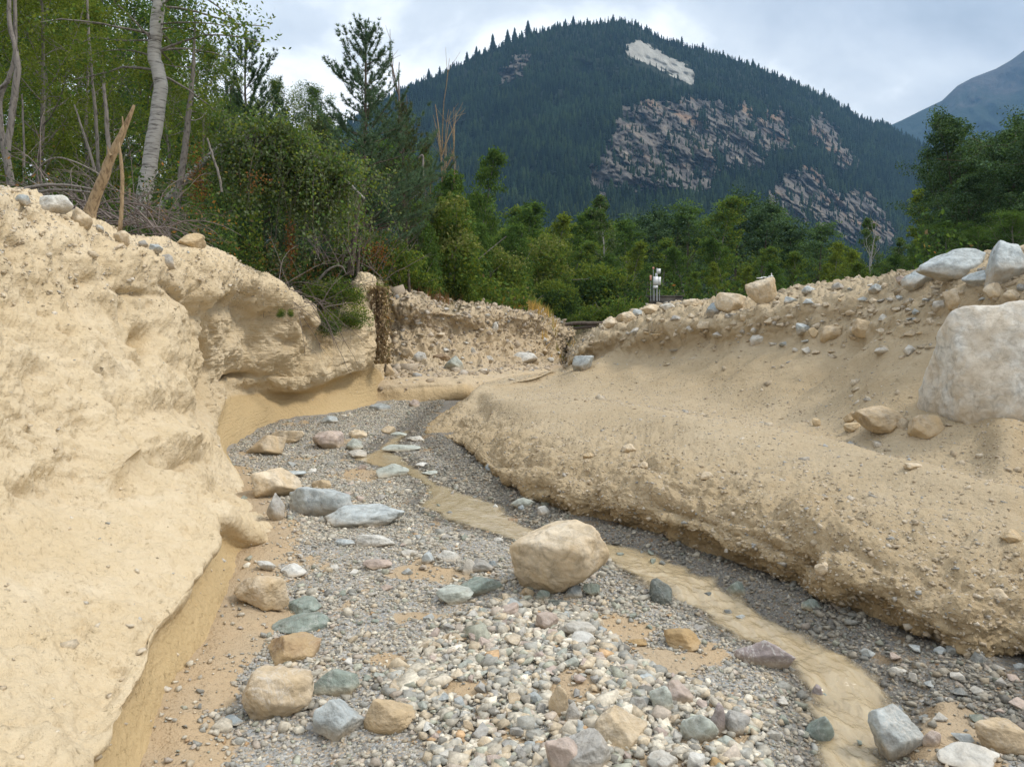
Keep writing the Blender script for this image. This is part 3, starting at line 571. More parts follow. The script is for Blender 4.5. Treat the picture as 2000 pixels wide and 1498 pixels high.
SD = [
# name, px, py(foot), w, h, tint, label, kwargs
(B,1094,1176,204,168,'cream','large rounded tan boulder sitting on cobbles beside the stream, pale patches on its face',dict(n=5,dep=.85,facets=7,soft=9,rough=.065,sink=.05,vein=.35,dust=.62,seed=118,flat=.06,box=.88,yaw=0.)),
(K,622,1008,138,58,'bluepale','long grey-green slab tilted up to the right, behind a flatter white slab',dict(dep=.5,roll=-11,facets=18,soft=24,sink=.25,vein=.5,seed=3)),
(K,703,1029,162,40,'bluepale','broad flat pale slab with a jagged right end lying in the gravel',dict(dep=.55,flat=.05,facets=16,soft=22,sink=.3,vein=.3,seed=8)),
(B,532,972,96,54,'cream','peaked cream boulder at the foot of the left bank beside the tilted slab',dict(facets=8,soft=20,seed=5,dep=.8)),
(K,534,1017,34,52,'grey','upright rounded grey rock wedged between the bank foot and a slab',dict(soft=9,dep=1.)),
(B,513,889,76,40,'buff','blunt tan boulder under the bank wall, first of three in a row at the bend',dict(facets=9,soft=18)),
(K,557,866,64,28,'cream','low wedge-shaped cream rock between two tan boulders at the bend',dict(facets=8,soft=20)),
(K,635,878,60,36,'pink','brown-pink rock with a ridged top alone on the gravel at the bend',dict(facets=9,soft=20,dust=.3)),
(K,690,880,36,24,'palegreen','small pale green rock right of the brown-pink ridged rock',{}),
(K,697,856,36,17,'cream','little triangular cream rock on grey gravel in the bend',dict(facets=7)),
(K,694,895,40,18,'pale','flat pale stone at the edge of the shallow pool',{}),
(K,764,932,66,24,'palegreen','grey-green rock at the left edge of the narrow stream above the pool',dict(facets=10)),
(K,782,882,78,14,'palegreen','thin pale green slab lying across the narrow stream',dict(flat=.1,dep=.4)),
(K,757,847,28,16,'cream','small cream rock at the upper stream edge',{}),(K,778,854,38,11,'palegreen','thin dark-bottomed slab beside the upper stream',dict(flat=.1)),
(K,742,803,48,15,'bluepale','tilted pale slab against the foot of the curved bank, near the cave-like hole',dict(flat=.1,facets=8)),
(K,640,827,36,15,'bluepale','pale slab leaning on the foot of the smooth ochre bank',dict(facets=7)),
(K,808,796,22,16,'pink','small pinkish rock at the foot of the low far bank',{}),
(K,823,912,26,9,'white','small flat white stone on gravel right of the upper stream',dict(flat=.1)),
(K,839,928,34,9,'palegreen','narrow pale green stone in gravel just above the pool',dict(flat=.1)),
(K,812,862,40,10,'pale','pale stone on the gravel bar between the stream and the bank tip',{}),
(K,731,1069,84,25,'white','flat white oblong block lying on the gravel',dict(facets=6,soft=30,dep=.4,flat=.15)),
(K,672,1067,42,15,'bluepale','low pale stone touching the left end of the white oblong block',{}),
(K,873,1098,50,27,'white','angular white stone left of the tan boulder',dict(facets=8)),
(K,834,1101,27,22,'bluepale','grey-white stone next to the angular white stone',{}),
(K,797,1088,36,14,'pale','flat grey stone in the row left of the white stones',dict(flat=.1)),
(K,735,1112,60,21,'pink','flat pinkish stone flush with the gravel',dict(flat=.1,dep=.6,vein=0)),
(K,516,1115,36,20,'white','small white elongated stone on the sand at the left bank foot',dict(roll=-20)),
(K,568,1126,56,21,'white','flat angular white stone on gravel beside the sand strip',dict(facets=7)),
(B,501,1188,112,62,'buff','oblong buff boulder on wet sand along the left bank',dict(n=5,facets=9,soft=12,dep=.6,seed=12,sink=.15)),
(K,578,1238,112,38,'green','flat wet green stone set flush in the sand below the oblong boulder',dict(flat=.1,dep=.7,sink=.35,gloss=.7,vein=.5,facets=8,soft=20)),
(K,588,1200,66,30,'green','green stone partly behind the oblong buff boulder',dict(flat=.1,gloss=.5,facets=7)),
(B,563,1292,112,54,'brown','half-buried brown boulder with muddy top near the wet green stone',dict(n=5,facets=9,roll=12,dust=1.,sink=.3)),
(B,533,1404,138,92,'buff','large speckled boulder with a rusty stain, left side of the gravel bed',dict(n=5,facets=10,soft=10,dep=.7,dust=.5,vein=.8,rough=.07)),
(K,650,1357,98,48,'green','blue-green slab with a stepped edge beside the speckled boulder',dict(flat=.08,dep=.6,facets=12,soft=24,roll=-8,gloss=.3)),
(B,657,1444,100,78,'bluepale','grey-blue angular boulder between the speckled and the smooth tan ones',dict(n=5,facets=10,soft=18,roll=12)),
(B,757,1432,106,64,'tan','smooth rounded tan boulder near the bottom of the gravel heap',dict(n=5,soft=8,facets=10,dust=.8,vein=0)),
(K,449,1418,42,16,'blue','flat slate-blue stone in gravel below the rusty-stained boulder',dict(flat=.1)),
(K,568,931,52,12,'bluepale','thin pale slab lying behind the peaked cream boulder',dict(flat=.05)),
(K,626,954,38,19,'tan','tan squared stone at the top of the tilted grey-green slab',dict(facets=6,soft=24)),
(K,582,968,26,17,'tan','small orange-tan stone between the peaked boulder and the tilted slab',{}),
(K,886,1183,74,34,'palegreen','pale green wedge-shaped rock left of the tan boulder',dict(facets=8,soft=20)),
(K,936,1166,92,40,'green','half-buried green slab behind the pale green wedge',dict(dep=.8,flat=.08,facets=9,soft=18)),
(K,916,1122,30,30,'pale','pointed pale rock above the half-buried green slab',dict(facets=7)),
(K,940,1118,50,26,'grey','grey rock touching the left side of the tan boulder',{}),
(K,962,1110,20,16,'blue','small dark blue stone against the left side of the tan boulder',{}),
(K,1294,1180,58,52,'dark','dark green rounded rock at the stream edge, head of the small cascade',dict(dep=1.3,yaw=.6,gloss=.5,soft=9,n=5)),
(K,1442,1163,40,30,'green','angular green rock at the right side of the cascade',dict(gloss=.3,facets=8,soft=22)),
(K,1396,1178,44,24,'dark','dark wet rock in the middle of the cascade',dict(gloss=.8)),
(K,1345,1184,52,20,'green','wet mossy rock that the cascade pours over',dict(gloss=.8)),
(K,1336,1268,74,40,'orange','ochre-brown flat rock between gravel and stream',dict(facets=9,dust=.6,vein=0,roll=5)),
(K,1245,1262,40,13,'orange','flat orange stone lying alone on grey sand',dict(flat=.1,vein=0)),
(K,1500,1303,112,50,'purple','purplish grey slab with a pale ridge, half buried at the stream edge',dict(dep=.45,roll=16,facets=9,soft=20,vein=.9)),
(B,1221,1468,120,78,'cream','large cream and grey angular boulder at the lower end of the heap',dict(n=5,facets=9,soft=20,dep=.7,seed=44)),
(K,1148,1512,108,74,'grey','grey flat-faced rock at the bottom edge beside a pinkish one',dict(n=5,facets=8,soft=20)),
(K,1100,1515,72,66,'pink','pinkish pale pointed rock at the bottom edge',dict(facets=7,soft=20,vein=.2)),
(K,1294,1393,50,52,'palegreen','green-grey pear-shaped stone right of the heap',dict(soft=9)),
(K,1324,1378,70,46,'pink','pinkish rock behind the pear-shaped green-grey stone',dict(facets=8)),
(K,1250,1392,38,32,'grey','rounded grey stone left of the pear-shaped one',dict(soft=9)),
(K,1443,1437,52,44,'grey','smooth grey pebble-shaped rock on sand, right of the long pale green one',dict(soft=8,dust=.1)),
(K,1368,1452,74,56,'palegreen','long pale green rock pointing down to the right',dict(roll=-32,soft=10,dep=.6)),
(K,1402,1438,32,62,'purple','narrow upright purplish stone',dict(facets=7,soft=20)),
(K,1424,1461,42,20,'palegreen','small pale green egg-shaped stone below the smooth grey rock',dict(soft=7)),
(K,1449,1478,34,20,'blue','bluish stone next to the egg-shaped one',{}),(K,1296,1508,64,38,'pale','pale rock cut by the bottom edge, left of another pale cobble',dict(facets=8)),
(K,1362,1510,40,36,'white','whitish cobble at the bottom edge',{}),(K,1403,1504,30,24,'orange','small rusty stone near the bottom edge',dict(vein=0)),
(K,1093,1402,44,62,'buff','tall buff cobble standing upright in the heap',dict(soft=9,dep=.9)),
(K,1120,1412,32,40,'grey','round grey-brown cobble leaning on the tall buff one',dict(soft=8)),
(B,1764,1484,92,86,'bluepale','white and slate-blue boulder on the right shore of the muddy stream',dict(n=5,facets=9,soft=14,roll=8,vein=1.,dust=.25,dep=.7)),
(K,1824,1458,32,28,'pink','small pinkish rock beside the white and slate-blue boulder',{}),
(K,1970,1472,92,50,'tan','tan-green flat rock at the lower right corner',dict(n=5,soft=10,dep=.5,dust=.4)),
(K,1915,1508,120,36,'pale','pale flat slab cut by the lower right edge',dict(soft=12,flat=.1)),
(K,1606,1452,48,50,'green','green rock half under the muddy water at its left shore',dict(gloss=.7,roll=-30,soft=9,sink=.35)),
(K,1621,1374,52,24,'green','submerged green-brown rock making the lower cascade',dict(gloss=.8,sink=.3)),
(K,1597,1368,22,28,'purple','small purplish stone at the left shore of the lower cascade',{}),
(K,1756,1398,46,16,'slate','thin dark slab in the water behind the white and slate-blue boulder',dict(flat=.1,gloss=.5)),
(K,1590,1192,38,20,'green','grey-green rock below the undercut of the right bank',{}),
(K,1130,1245,74,32,'pale','flat pale stone at the top right of the heap',dict(flat=.1,roll=-8)),
(K,1136,1262,60,26,'white','white slab lying on the upper right of the heap',dict(flat=.1)),
(K,1070,1232,46,34,'pink','pinkish block near the top of the heap',dict(facets=7)),
(K,990,1206,56,24,'pink','long pink-grey stone pointing down left, above the heap',dict(roll=25,flat=.1)),
(K,1003,1190,42,20,'bluepale','pale bluish stone behind the long pink-grey one',{}),
(K,1120,1168,36,24,'slate','dark cobble in the shade under the tan boulder',{}),(K,1060,1172,34,22,'green','green-grey cobble supporting the tan boulder from the left',{}),
(K,1156,1166,34,26,'green','green cobble supporting the tan boulder from the right',{}),(K,1030,1165,30,20,'tan','small tan cobble at the left foot of the tan boulder',{}),
(K,1095,1190,52,16,'dark','flat dark stone in front of the hollow below the tan boulder',dict(flat=.1)),
(K,1022,992,50,20,'palegreen','pale green slab at the foot of the right bank beside the pool',dict(roll=8,flat=.1)),
(K,1062,1005,24,18,'white','white cobble beside the pale green slab at the bank foot',{}),(K,1018,1000,14,14,'blue','dark blue pebble left of the white cobble',{}),
(K,968,1000,13,16,'white','tiny upright white stone standing in the pool',{}),(K,957,924,20,18,'blue','blue stone under the overhang of the right bank tip',{}),
(K,1010,1050,42,10,'bluepale','thin bluish slab at the lower edge of the pool',dict(flat=.1)),
(K,1005,1022,26,10,'brown','rusty brown pebble in the shallow end of the pool',{}),
# right bank and its crest
(B,2035,900,262,278,'white','huge pale block leaning on the right berm, tall as a child',dict(n=5,facets=9,soft=16,rough=.06,dep=.8,sink=.03,vein=.6,dust=.42,seed=70,only=(1,),d=6.9,box=.88,yaw=None)),
(B,1738,843,112,46,'tan','oval tan boulder left of the huge pale block',dict(n=5,facets=8,soft=12,dep=.6,sink=.1)),
(B,1822,852,60,38,'tan','tan rock squeezed between the oval boulder and the huge pale block',dict(soft=9)),
(K,1666,822,24,18,'sand','small squared sand-coloured stone left of the oval boulder',dict(facets=6)),(K,1668,842,30,16,'sand','low stone below the small squared one',{}),(K,1596,832,18,14,'sand','little stone alone on the gravel flat of the right bank',{}),
(B,1491,594,58,50,'cream','round cream boulder standing highest on the crest of the berm',dict(soft=9,n=5,sink=.06,dust=.9)),
(B,1431,606,60,34,'cream','oval pale boulder on the crest just left of the round one',dict(soft=9)),
(K,1397,614,30,22,'blue','bluish rock at the left side of the oval crest boulder',{}),
(B,1872,545,110,50,'bluepale','long grey slab on the right end of the crest',dict(facets=8,soft=22,roll=10,dep=.5)),
(B,1812,556,66,32,'bluepale','grey slab below the long slab on the crest',dict(facets=8,soft=18,roll=8)),
(B,1982,545,84,66,'bluepale','big blue-grey boulder at the right edge of the picture on the crest',dict(facets=9,soft=16)),
(K,1928,562,60,30,'bluepale','flat bluish boulder between the long slab and the huge pale block',{}),(K,1950,578,34,22,'cream','cream stone on top of the berm behind the huge pale block',{}),
(K,1984,590,36,20,'cream','small cream rock at the right edge behind the huge pale block',{}),(K,1871,594,38,28,'cream','squarish cream rock at the upper left of the huge pale block',{}),
(K,1484,673,30,20,'pale','white stone half sunk in the middle of the berm slope',{}),(K,1456,624,18,14,'cream','small cream stone below the round crest boulder',{}),
(K,1276,610,38,16,'cream','pale rock on the low end of the crest',{}),(K,1228,628,48,20,'cream','long pale rock on the descending crest',dict(flat=.1)),(K,1198,640,40,22,'cream','pale rock lowest on the descending crest',{}),(K,1246,618,20,14,'bluepale','little bluish rock on the descending crest',{}),
(K,1306,604,34,12,'pale','flat whitish rock on the crest above the berm middle',{}),(K,1356,598,40,14,'cream','low cream rock on the crest left of the bluish one',{}),(K,1322,628,26,12,'grey','grey stone just below the crest',{}),
(K,1139,724,42,30,'bluepale','pale blue rock embedded at the far foot of the berm',dict(facets=7,sink=.4)),
(K,1572,650,28,18,'bluepale','pale bluish stone half way up the berm, right part',{}),(K,1632,662,42,26,'tan','tan slab jutting out of the berm slope',dict(facets=7)),(K,1690,650,34,26,'tan','tan block above the dark gully of the berm',{}),(K,1595,655,22,14,'sand','sand-coloured stone next to the pale bluish one',{}),
(K,1583,573,26,14,'bluepale','white-blue stone on the crest right of the round boulder',{}),(K,1640,566,24,14,'grey','grey stone on the crest in the gap',{}),(K,1716,570,26,14,'bluepale','blue-white stone near the cobble nest on the berm',{}),(K,1762,552,16,12,'pink','small pink-orange stone on the crest',{}),
(K,1840,605,24,16,'pale','pale stone left of the squarish cream rock',{}),(K,1546,592,26,12,'bluepale','flat bluish stone below the crest',{}),(K,1230,882,28,16,'cream','cream stone standing out of the near gravelly bank top',{}),
(K,1382,935,28,14,'cream','pale stone stuck in the rounded brow of the right bank',{}),(K,1258,915,18,14,'cream','small pale stone on the brow of the right bank left of the middle',{}),(K,1150,895,22,12,'sand','sandy stone on the right bank near its tip',{}),
(K,1614,1122,34,22,'cream','white stone stuck in the edge of the undercut',{}),(K,1952,1178,36,26,'cream','pale stone stuck in the bank face at the right edge',{}),(K,1785,915,30,10,'cream','flat pale stone on the smooth sand below the huge pale block',{}),
(K,1982,1060,34,22,'sand','sandy stone stuck in the bank face near the right edge',{}),
# left bank
(B,98,414,52,30,'white','white rounded boulder on the crest of the left bank',dict(soft=9)),
(K,155,438,38,30,'cream','cream stone at the foot of the muddy snag',{}),(B,363,480,54,24,'sand','yellow boulder behind the crest of the left bank',dict(soft=8,n=5,dust=1.)),
(K,38,396,24,14,'bluepale','bluish stone near the left end of the crest',{}),(K,192,452,16,12,'white','small white stone right of the muddy snag',{}),(K,233,474,26,22,'cream','cream stone at the foot of the bare pole',{}),(K,326,520,26,22,'grey','grey-green stone sticking out of the upper left bank',{}),
(K,302,492,24,14,'bluepale','bluish pebble embedded near the crest of the left bank',{}),(K,278,482,18,12,'grey','grey pebble embedded in the left crest',{}),
# far bank
(B,1023,709,56,22,'white','flat-topped white boulder at the foot of the far bank',dict(facets=8,soft=16)),(K,1048,711,18,10,'buff','buff stone against the right side of the flat-topped white boulder',{}),
(B,884,724,42,30,'palegreen','pale green boulder at the middle foot of the far bank',{}),(K,884,722,22,14,'cream','cream stone in front of the pale green boulder',{}),(K,819,706,32,20,'white','white angular rock at the left foot of the far bank',dict(facets=7)),(K,795,700,28,22,'tan','tan rock left of the white angular one',{}),
(K,861,703,34,12,'brown','thin brown slab above the pale green boulder',dict(flat=.1)),(K,955,706,20,12,'pale','pale rock between the two larger white boulders',{}),(K,962,648,24,20,'white','white rock high in the far bank face',{}),(K,1062,669,14,10,'white','tiny white rock in the far bank right part',{}),
(K,996,680,16,12,'tan','tan rock in the far bank face',{}),(K,1075,707,14,9,'white','little white rock at the far right foot of the far bank',{}),(K,757,735,26,26,'tan','tan rock wedged at the corner where the left bank ends',{}),(K,925,692,12,14,'pale','pale upright stone low in the far bank face',{}),(K,930,560+62,12,8,'tan','tan stone near the top of the far bank',{}),
]
for name, px_, py_, w_, h_, t_, lab, kw in SD: stone(name, px_, py_, w_, h_, t_, lab, group=None, **kw)

# loose heap: fist-sized stones one by one
rg = np.random.RandomState(5)
HT = ['pale','grey','white','pink','bluepale','buff','palegreen','pink','pale','grey','buff','cream','tan']
CN = dict(pale='pale grey', grey='mid grey', white='whitish', pink='pinkish', bluepale='pale bluish', buff='buff', palegreen='pale green', blue='slate-blue', cream='cream')
CN.update(slate='dark slate', green='green', tan='tan', sand='sandy')
RL = []; HBOX = (740, 1195, 1500, 1500)
def shp(e_): return 'flat' if e_[2] < .52*max(e_[0], e_[1]) else ('long' if max(e_[0], e_[1]) > 1.5*min(e_[0], e_[1]) else 'blocky')
def zone(x, y, b):
    u, v_ = (x-b[0])/(b[2]-b[0]), (y-b[1])/(b[3]-b[1]); return 'in the '+('upper', 'middle', 'lower')[min(2, int(v_*3))]+' '+('left', 'centre', 'right')[min(2, int(u*3))]
def label_all():
    gd = {}
    for r in RL: gd.setdefault(r[2:], []).append(r)
    OR = ['leftmost', 'second from the left', 'third from the left', 'fourth from the left', 'fifth from the left', 'sixth from the left', 'seventh from the left', 'eighth from the left', 'ninth from the left', 'tenth from the left', 'eleventh from the left']
    for k, rr in gd.items():
        rr.sort(key=lambda r: r[1])
        for i, r in enumerate(rr):
            t = f'{k[1]} {k[0]} stone {k[2]}'
            if len(rr) > 1: t += ', '+(OR[i] if i < 11 else 'rightmost')
            r[0]['label'] = t
heap = []; tries = 0
while len(heap) < 150 and tries < 20000:
    tries += 1; x, y = rg.uniform(740, 1500), rg.uniform(1195, 1500); 
    if not inpoly(np.array(x), np.array(y), HEAP): continue
    s = rg.uniform(17, 34)*(y/1350)**1.2
    if any(abs(x-a)*.9+abs(y-b)*1.2 < .42*(s+c) for a, b, c in heap): continue
    if any(abs(x-a) < (w_+s)*.42 and abs(y-(b-h_/2)) < (h_+s)*.42 for a, b, w_, h_ in STONES[:95]): continue
    heap.append((x, y, s))
def hull(rng, n, bev=0.):
    p = rng.normal(size=(n, 3)); p /= np.linalg.norm(p, axis=1)[:, None]; p *= rng.uniform(.75, 1.15, (n, 1)); bm = bmesh.new()
    for q in p: bm.verts.new(q)
    r = bmesh.ops.convex_hull(bm, input=bm.verts); bmesh.ops.delete(bm, geom=[g for g in set(r['geom_interior']) if isinstance(g, bmesh.types.BMVert)], context='VERTS')
    if bev: bmesh.ops.bevel(bm, geom=bm.edges[:], offset=bev, segments=2, profile=.6, affect='EDGES', clamp_overlap=True)
    bmesh.ops.triangulate(bm, faces=bm.faces[:]); bmesh.ops.recalc_face_normals(bm, faces=bm.faces[:])
    bm.verts.index_update(); v = np.array([q.co[:] for q in bm.verts]); f = np.array([[q.index for q in g.verts] for g in bm.faces], np.int32); bm.free()
    lo, hi = v.min(0), v.max(0); return (v-(lo+hi)/2)/((hi-lo)/2), f
hv = [hull(rg, rg.randint(11, 17), .055) for _ in range(30)]
for i, (x, y, s) in enumerate(heap):
    t_ = HT[rg.randint(len(HT))]; h = hit(x, y, (3,)); p = h[0]; dd = math.hypot(p[0], p[1]); hw = s/F*dd/2
    v, f = hv[i % 30]; v = v*[hw*rg.uniform(.9, 1.2), hw*rg.uniform(.7, 1.), hw*rg.uniform(.5, .85)]
    a = rg.uniform(-.5, .5); c, s_ = math.cos(a), math.sin(a); v = np.stack([v[:, 0]*c-v[:, 2]*s_, v[:, 1], v[:, 0]*s_+v[:, 2]*c], 1)
    me = mesh('stone', v, f, M_STONE, cols=np.broadcast_to(np.array(TINT[t_])*rg.uniform(.85, 1.1), (len(v), 3)), attrs=dict(dust=.15, vein=.3, gloss=0.))
    o = link('stone', me, p+[0, 0, hw*.45], rg.uniform(0, 6.28), cat='stone', group='stones of the loose heap')
    e_ = v.max(0)-v.min(0); RL.append((o, x, CN[t_], shp(e_), zone(x, y, HBOX)+' of the loose heap'))
    STONES.append((x, y, s, s))
# other single cobbles about the bed and the berm
def cobbles(n, region, smin, smax, tints, lab, grp, only, sunk=.35, seed=1, scale_y=900, inwater=False):
    rg = np.random.RandomState(seed); k = 0; tr = 0
    while k < n and tr < 4000:
        tr += 1; x0, y0, x1, y1 = region[rg.randint(len(region))]; x, y = rg.uniform(x0, x1), rg.uniform(y0, y1); s = rg.uniform(smin, smax)*(y/scale_y)**1.5
        if any(abs(x-a) < (w_+s)*.5 and abs(y-b) < (h_+s)*.5 for a, b, w_, h_ in STONES): continue
        h = hit(x, y); 
        if h is None or not any(abs((TER[i].find_nearest(Vector(h[0]))[3])) < 1e-3 for i in only): continue
        if 3 in only and not inwater:
            l, r = sx(h[0][1]); 
            if l-.04 < h[0][0] < r+.04: continue
        p = h[0]; dd = math.hypot(p[0], p[1]); hw = s/F*dd/2; v, f = hv[rg.randint(30)]
        if inwater: p[2] = float(wl(p[1]))-.002
        v = v*[hw, hw*rg.uniform(.6, .95), hw*rg.uniform(.35, .75)]; t_ = tints[rg.randint(len(tints))]
        me = mesh('stone', v, f, M_STONE, cols=np.broadcast_to(np.array(TINT[t_])*rg.uniform(.85, 1.1), (len(v), 3)), attrs=dict(dust=.3, vein=.25, gloss=0.))
        o = link('stone', me, p+[0, 0, hw*.45*(1-2*sunk)+hw*.1], rg.uniform(0, 6.28), cat='stone', group=grp)
        RL.append((o, x, CN[t_], shp(v.max(0)-v.min(0)), lab if 'berm slope' not in lab else lab+(', low end' if x < 1500 else ', middle' if x < 1680 else ', high end'))); STONES.append((x, y, s, s)); k += 1
cobbles(34, [(560,1040,980,1330),(450,900,800,1040)], 16, 30, ['bluepale','pale','grey','green','pink','white'], 'on gravel left of the tan boulder', 'cobbles scattered left of the tan boulder', (3,), seed=3, scale_y=1150)
cobbles(22, [(1650,1260,2000,1480)], 18, 34, ['bluepale','pale','grey','green','pink','slate'], 'between stream and right bank', 'cobbles right of the stream', (3,), seed=4, scale_y=1300)
cobbles(16, [(1390,1170,1500,1260),(1560,1290,1740,1480),(840,940,1010,1030),(1200,1085,1300,1125)], 13, 24, ['slate','green','bluepale','slate','grey'], 'standing in the muddy stream', 'cobbles standing in the stream', (3,), seed=14, scale_y=1300, inwater=True)
cobbles(12, [(1440,1330,1600,1500),(1220,1170,1420,1330)], 16, 30, ['bluepale','grey','green','blue','pale'], 'on the left stream shore', 'cobbles on the left shore', (3,), seed=6, scale_y=1300)
cobbles(62, [(1480,550,1960,640),(1240,600,1480,660),(1500,600,1800,690)], 10, 24, ['bluepale','cream','cream','sand','pale','tan','pale','cream'], 'on the upper berm slope', 'stones strewn over the upper berm', (1,), seed=9, scale_y=600)
cobbles(18, [(1680,585,1780,625)], 14, 24, ['grey','bluepale','slate','grey'], 'in the cobble nest on the berm', 'nest of grey cobbles on the berm', (1,), seed=10, scale_y=600)
cobbles(26, [(760,685,1100,715),(800,695,950,726),(760,600,1000,680)], 9, 24, ['pale','tan','cream','grey','white'], 'along the far bank foot', 'rocks along the foot of the far bank', (2,), seed=11, scale_y=700)

label_all()
# ------------------------------------------------------------------ gravel: the countless small stones
PAL = np.array([1.04, 1., .93])*np.array([(.38,.365,.325),(.47,.44,.38),(.32,.325,.31),(.54,.51,.44),(.46,.40,.31),(.43,.385,.34),(.35,.365,.315),(.22,.215,.20),(.60,.575,.51),(.44,.31,.19)])
PW = np.array([.2,.17,.14,.12,.12,.07,.08,.045,.045,.01]); PW = PW/PW.sum()
def bake(name, pos_, size, cols, variants, label, rs, kind='stuff', m=None, cat=None, flatz=(.35, .8), smooth=False):
    n = len(pos_); vi = rs.randint(len(variants), size=n); Vs, Fs, Cs = [], [], []; off = 0
    for k, (v, f) in enumerate(variants):
        ix = np.nonzero(vi == k)[0]
        if not len(ix): continue
        a = rs.uniform(0, 6.28, len(ix)); t = rs.uniform(-.5, .5, len(ix))
        sc = np.stack([rs.uniform(.8, 1.3, len(ix)), rs.uniform(.65, 1., len(ix)), rs.uniform(*flatz, len(ix))], 1)*size[ix][:, None]
        p = v[None]*sc[:, None]; ca, sa, c2, s2 = np.cos(a)[:, None], np.sin(a)[:, None], np.cos(t)[:, None], np.sin(t)[:, None]
        x, z = p[..., 0]*c2-p[..., 2]*s2, p[..., 0]*s2+p[..., 2]*c2; y = p[..., 1]
        p = np.stack([x*ca-y*sa, x*sa+y*ca, z], -1)+pos_[ix][:, None]
        Vs.append(p.reshape(-1, 3)); Fs.append((f[None]+(np.arange(len(ix))*len(v))[:, None, None]).reshape(-1, 3)+off); off += p.shape[0]*len(v)
        Cs.append(np.repeat(cols[ix], len(v), 0))
    me = mesh(name, np.concatenate(Vs), np.concatenate(Fs).astype(np.int32), m or M_GRAVEL, cols=np.concatenate(Cs), smooth=smooth)
    return link(name, me, label=label, cat=cat, kind=kind)
rs = np.random.RandomState(11)
v0 = [hull(rs, rs.randint(8, 12)) for _ in range(18)]; v1 = [hull(rs, rs.randint(11, 17)) for _ in range(24)]
def scatter_bed(n, ymin, ymax, smed, sig, smin, region=None, pw=1.):
    u = rs.uniform(0, 1, n); y = np.exp(math.log(ymin)+u**pw*(math.log(ymax)-math.log(ymin))); a, b = bx(y)
    x = a+(b-a)*rs.uniform(-.02, 1.06, n); z = bedz(x, y, True); px, py = proj(np.stack([x, y, z], -1)); q = np.stack([x, y, 0*x], -1)
    s = smed*np.exp(rs.normal(0, sig, n))/2; s = np.maximum(s, smin*y/768)
    l, r = sx(y); e = np.minimum(x-l, r-x)
    ok = ((e < .0+.03*fbm(q, 6, 2)) | ((rs.uniform(0, 1, n) < .30) & (e < .16+.10*fbm(q, 3, 2)))) & (px > -60) & (px < 2060)
    sdn = sandiness(px, py, q); sdn = np.maximum(sdn, sst(.30, .04, x-a)*(y < 8)); ok &= rs.uniform(0, 1, n) > sdn*.93
    c = fbm(q, 1.6, 2, .5, 7); ok &= rs.uniform(0, 1, n) < .55+.6*sst(-.35, .25, c)
    if region is not None: ok &= inpoly(px, py, region)
    s = s*(1+.5*sst(0, .5, fbm(q, 2.6, 2, .5, 90)))
    col = PAL[rs.choice(len(PAL), n, p=PW)]*rs.uniform(.8, 1.15, n)[:, None]
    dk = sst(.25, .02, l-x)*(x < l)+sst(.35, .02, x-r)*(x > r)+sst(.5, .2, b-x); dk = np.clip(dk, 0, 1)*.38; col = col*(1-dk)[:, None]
    return np.stack([x, y, z+s*.18], -1)[ok], s[ok], col[ok]
a1 = scatter_bed(52000, 2.3, 8, .013, .38, .9, pw=.9); a2 = scatter_bed(26000, 6, 16, .02, .35, .9); a4 = scatter_bed(9000, 2.3, 9, .028, .3, 1, pw=.9)
a3 = scatter_bed(17000, 2.5, 4.4, .034, .35, 1, HEAP)
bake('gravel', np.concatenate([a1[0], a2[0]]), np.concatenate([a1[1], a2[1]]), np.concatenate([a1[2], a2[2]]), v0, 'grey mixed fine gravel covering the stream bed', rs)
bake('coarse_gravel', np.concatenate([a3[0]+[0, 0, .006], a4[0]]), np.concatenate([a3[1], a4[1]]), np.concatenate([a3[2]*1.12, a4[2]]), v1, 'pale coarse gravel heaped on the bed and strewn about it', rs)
# clods and grit bedded in the banks
def scatter_loft(Gd, n, prob, smed, sig, smin, outward=1):
    A = Gd.reshape(-1, 3); nu, nv = Gd.shape[:2]; nr = gnorm(Gd)*outward
    i = rs.randint(0, nu-1, n*3); j = rs.randint(0, nv-1, n*3); ar = np.linalg.norm(np.cross(Gd[i+1, j]-Gd[i, j], Gd[i, j+1]-Gd[i, j]), axis=1)
    d2 = (Gd[i, j]**2).sum(1); wgt = ar/np.maximum(d2, 4)*prob[i, j]; px, py = proj(Gd[i, j]); wgt *= (px > -60) & (px < 2060) & (py < 1560)
    k = rs.choice(n*3, min(n, int((wgt > 0).sum())), p=wgt/wgt.sum()); i, j = i[k], j[k]
    p = Gd[i, j]+rs.uniform(0, 1, (len(k), 1))*(Gd[i+1, j]-Gd[i, j])+rs.uniform(0, 1, (len(k), 1))*(Gd[i, j+1]-Gd[i, j])
    s = np.maximum(smed*np.exp(rs.normal(0, sig, len(k)))/2, smin*p[:, 1]/768); return p, s
Vv = np.linspace(0, 10, 420)[None, :]*np.ones((1050, 1))
pr = (.35+1.0*(1-sst(4, 5, Vv))*sst(.8, 1.6, Vv)+1.3*sst(4.6, 5.2, Vv)*(1-sst(6.2, 6.8, Vv))+.9*sst(7, 7.8, Vv))*(1-sst(8.2, 8.6, Vv))
p, s = scatter_loft(GR, 34000, pr, .016, .45, .8, -1); p2_, s2_ = scatter_loft(GR, 5200, sst(6.6, 7.5, Vv)*(1-sst(8.1, 8.4, Vv))+.12*sst(4.9, 5.3, Vv), .055, .55, .9, -1); p = np.concatenate([p, p2_]); s = np.concatenate([s, s2_])
BP = np.array([(.45,.37,.265),(.41,.335,.235),(.47,.40,.30),(.37,.295,.20),(.40,.365,.31),(.52,.46,.37),(.34,.335,.31)]); bw = np.array([.3,.24,.18,.12,.06,.07,.03])
